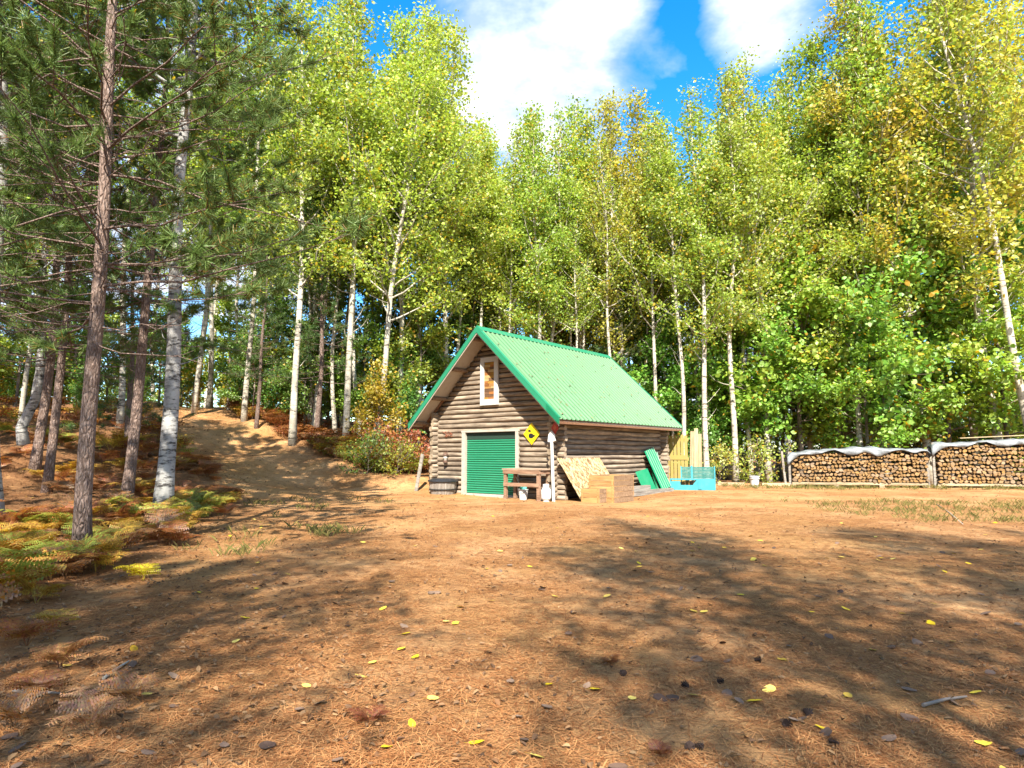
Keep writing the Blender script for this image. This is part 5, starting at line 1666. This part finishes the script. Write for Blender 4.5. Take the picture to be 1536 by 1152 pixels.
Z = H(X, Y)
for q in range(130):
    s = yrng.uniform(0.05, 0.095)
    ob('dead_leaf', DLm[q % 6], loc=(X[q], Y[q], Z[q] + 0.014), rot=(yrng.normal() * 0.25 + (math.pi if yrng.random() < 0.4 else 0), yrng.normal() * 0.25, yrng.uniform(0, 6.28)), scale=s, label='curled dark grey-brown dead leaf lying on the clearing', cat='leaf', group='dead leaves on the clearing')
# litter masses
lit = MB()
X, Y = near_xy(42000, yrng, 2.0, 34, 1.45, 1.05)
wd = woods(X, Y)
left = np.clip((-X / Y * FPX) / 500, 0, 1)                 # the litter lies thickest towards the left-hand woods
keep = yrng.uniform(0, 1, len(X)) < np.clip(0.22 + 0.75 * np.clip(wd * 0.6 + 0.9, 0, 1) + 0.45 * left, 0, 1) * (0.6 + 0.5 * vnoise(X, Y, 0.8, 6))
fallen(lit, X[keep], Y[keep], 0.048 * (0.75 + 0.018 * Y[keep]), yrng)
ob('leaf_litter', lit.mesh('leaf_litter', M_LLIT), kind='stuff', label='dry brown leaves scattered over the ground', cat='leaf litter')
nl_ = MB()
n = 190000
X, Y = near_xy(n, yrng, 1.9, 17, 1.45, 1.04)
dn = 0.75 + 0.75 * vnoise(X, Y, 0.45, 9) + 0.35 * vnoise(X, Y, 0.16, 10)
keep = yrng.uniform(0, 1, n) < np.clip(dn, 0.06, 1)
X, Y = X[keep], Y[keep]
n = len(X)
Z = H(X, Y) + yrng.uniform(0.002, 0.012, n)
az = yrng.uniform(0, 6.28, n)
d = np.stack([np.cos(az), np.sin(az), yrng.normal(size=n) * 0.06], 1)
sd = np.stack([-np.sin(az), np.cos(az), np.zeros(n)], 1)
l = yrng.uniform(0.05, 0.13, n)[:, None]
wv = (0.0011 + 0.00022 * Y)[:, None]
C = np.stack([X, Y, Z], 1)
bend = sd * yrng.normal(size=(n, 1)) * 0.012
V = np.stack([C - d * l / 2 - sd * wv, C - d * l / 2 + sd * wv, C + d * l / 2 + sd * wv * 0.6 + bend, C + d * l / 2 - sd * wv * 0.6 + bend], 1)
nl_.add(V.reshape(-1, 3), np.arange(n * 4).reshape(n, 4)[:, ::-1], 0, False)
ob('pine_needle_litter', nl_.mesh('pine_needle_litter', M_NDL), kind='stuff', label='fallen rust-brown pine needles strewn over the clearing', cat='needles')
# grass: dry tufts at the right and thin blades round the edges
M_GRASS = litmat('dry_grass', [(0.07, 0.085, 0.022), (0.16, 0.125, 0.04), (0.10, 0.10, 0.028), (0.22, 0.16, 0.06)])


def grass(name, X, Y, hgt, rng, label):
    n = len(X)
    Z = H(X, Y)
    az = rng.uniform(0, 6.28, n)
    ln_ = rng.uniform(0.1, 0.9, n)
    d = np.stack([np.cos(az) * ln_, np.sin(az) * ln_, np.ones(n)], 1)
    sd = np.stack([-np.sin(az), np.cos(az), np.zeros(n)], 1) * 0.0022
    h = (hgt * rng.uniform(0.4, 1.2, n))[:, None]
    C = np.stack([X, Y, Z - 0.01], 1)
    mid = C + d * h * 0.55
    tip = C + d * h + np.stack([np.cos(az), np.sin(az), -np.ones(n) * 0.5], 1) * h * 0.25
    V = np.stack([C - sd, C + sd, mid + sd * 0.8, tip, mid - sd * 0.8], 1)
    mb = MB()
    mb.add(V.reshape(-1, 3), np.arange(n * 5).reshape(n, 5), 0, False)
    ob(name, mb.mesh(name, M_GRASS), kind='stuff', label=label, cat='grass')


gr_ = np.random.default_rng(8)
cx = gr_.uniform(7.8, 15.5, 170)
cy = gr_.uniform(13.2, 19.5, 170) + (cx - 8) * 0.1
k = np.repeat(np.arange(170), 16)
grass('grass_patch', cx[k] + gr_.normal(size=len(k)) * 0.12, cy[k] + gr_.normal(size=len(k)) * 0.12, 0.13, gr_, 'thin dry grass patch at the right of the clearing')
cx = np.concatenate([gr_.uniform(9, 22, 140), gr_.normal(-3.4, 0.35, 12), gr_.uniform(-7, -3.5, 25)])
cy = np.concatenate([gr_.uniform(26, 28.2, 140) - 0.12 * (cx[:140] - 12), gr_.normal(11.9, 0.5, 12), gr_.uniform(9, 20, 25)])
k = np.repeat(np.arange(len(cx)), 14)
grass('grass_tufts', cx[k] + gr_.normal(size=len(k)) * 0.1, cy[k] + gr_.normal(size=len(k)) * 0.1, 0.18, gr_, 'sparse dry grass tufts along the clearing edge')
# cones and twigs
M_CONE = paint('pine_cone', (0.075, 0.045, 0.035), 0.8, 0.2)
cone = MB()
crg = np.random.default_rng(4)
cone.tube([(-0.02, 0, 0.018), (0.03, 0, 0.018)], [0.012, 0.005], 6)
for q in range(46):
    u = q / 45
    a = q * 2.4
    r_ = 0.020 * (1 - 0.75 * u) + 0.004
    c0 = np.array([-0.024 + 0.05 * u, 0.006 * math.cos(a), 0.018 + 0.006 * math.sin(a)])
    od = np.array([0.25, math.cos(a), math.sin(a)])
    sd_ = np.array([0, -math.sin(a), math.cos(a)])
    cone.add([c0 - sd_ * 0.003, c0 + sd_ * 0.003, c0 + od * r_ + sd_ * 0.006, c0 + od * r_ - sd_ * 0.006], [(0, 1, 2, 3)])
cm = cone.mesh('pine_cone', M_CONE)
for q, (px, py) in enumerate([(1080, 1025), (1212, 1077), (1180, 1098), (1250, 1125), (1035, 1130), (1137, 990), (1028, 1031), (935, 1010), (1050, 1130)]):
    r = pix_ray(px, py)
    k = -CAMZ / r[2]
    x, y = r[0] * k, r[1] * k
    ob('pine_cone', cm, loc=(x, y, hz(x, y) + 0.002), rot=(0, 0, q * 1.9), scale=0.85, label='small dark pine cone lying in the right foreground', cat='pine cone', group='pine cones in the foreground')
M_TWIG = paint('twig', (0.30, 0.25, 0.21), 0.8, 0.2)
for q, (px0, py0, px1, py1, lb, m_) in enumerate([(155, 1022, 193, 996, 'pale stick lying among leaves at lower left', M_FRAMEW), (1385, 1062, 1450, 1048, 'grey twig lying at lower right', M_TWIG),
                                                   (20, 1038, 90, 1045, 'grey stick by the dry ferns at lower left', M_TWIG), (1405, 757, 1445, 790, 'pale dry stalk in the grass at right', M_FRAMEW)]):
    pp = []
    for px, py in ((px0, py0), ((px0 + px1) / 2, (py0 + py1) / 2 - 2), (px1, py1)):
        r = pix_ray(px, py)
        k = -CAMZ / r[2]
        pp.append(np.array([r[0] * k, r[1] * k, hz(r[0] * k, r[1] * k) + 0.016]))
    o0 = pp[0].copy()
    ob('fallen_twig', MB().tube([p - o0 for p in pp], [0.011, 0.009, 0.006], 6).mesh('fallen_twig', m_), loc=o0, label=lb, cat='stick')
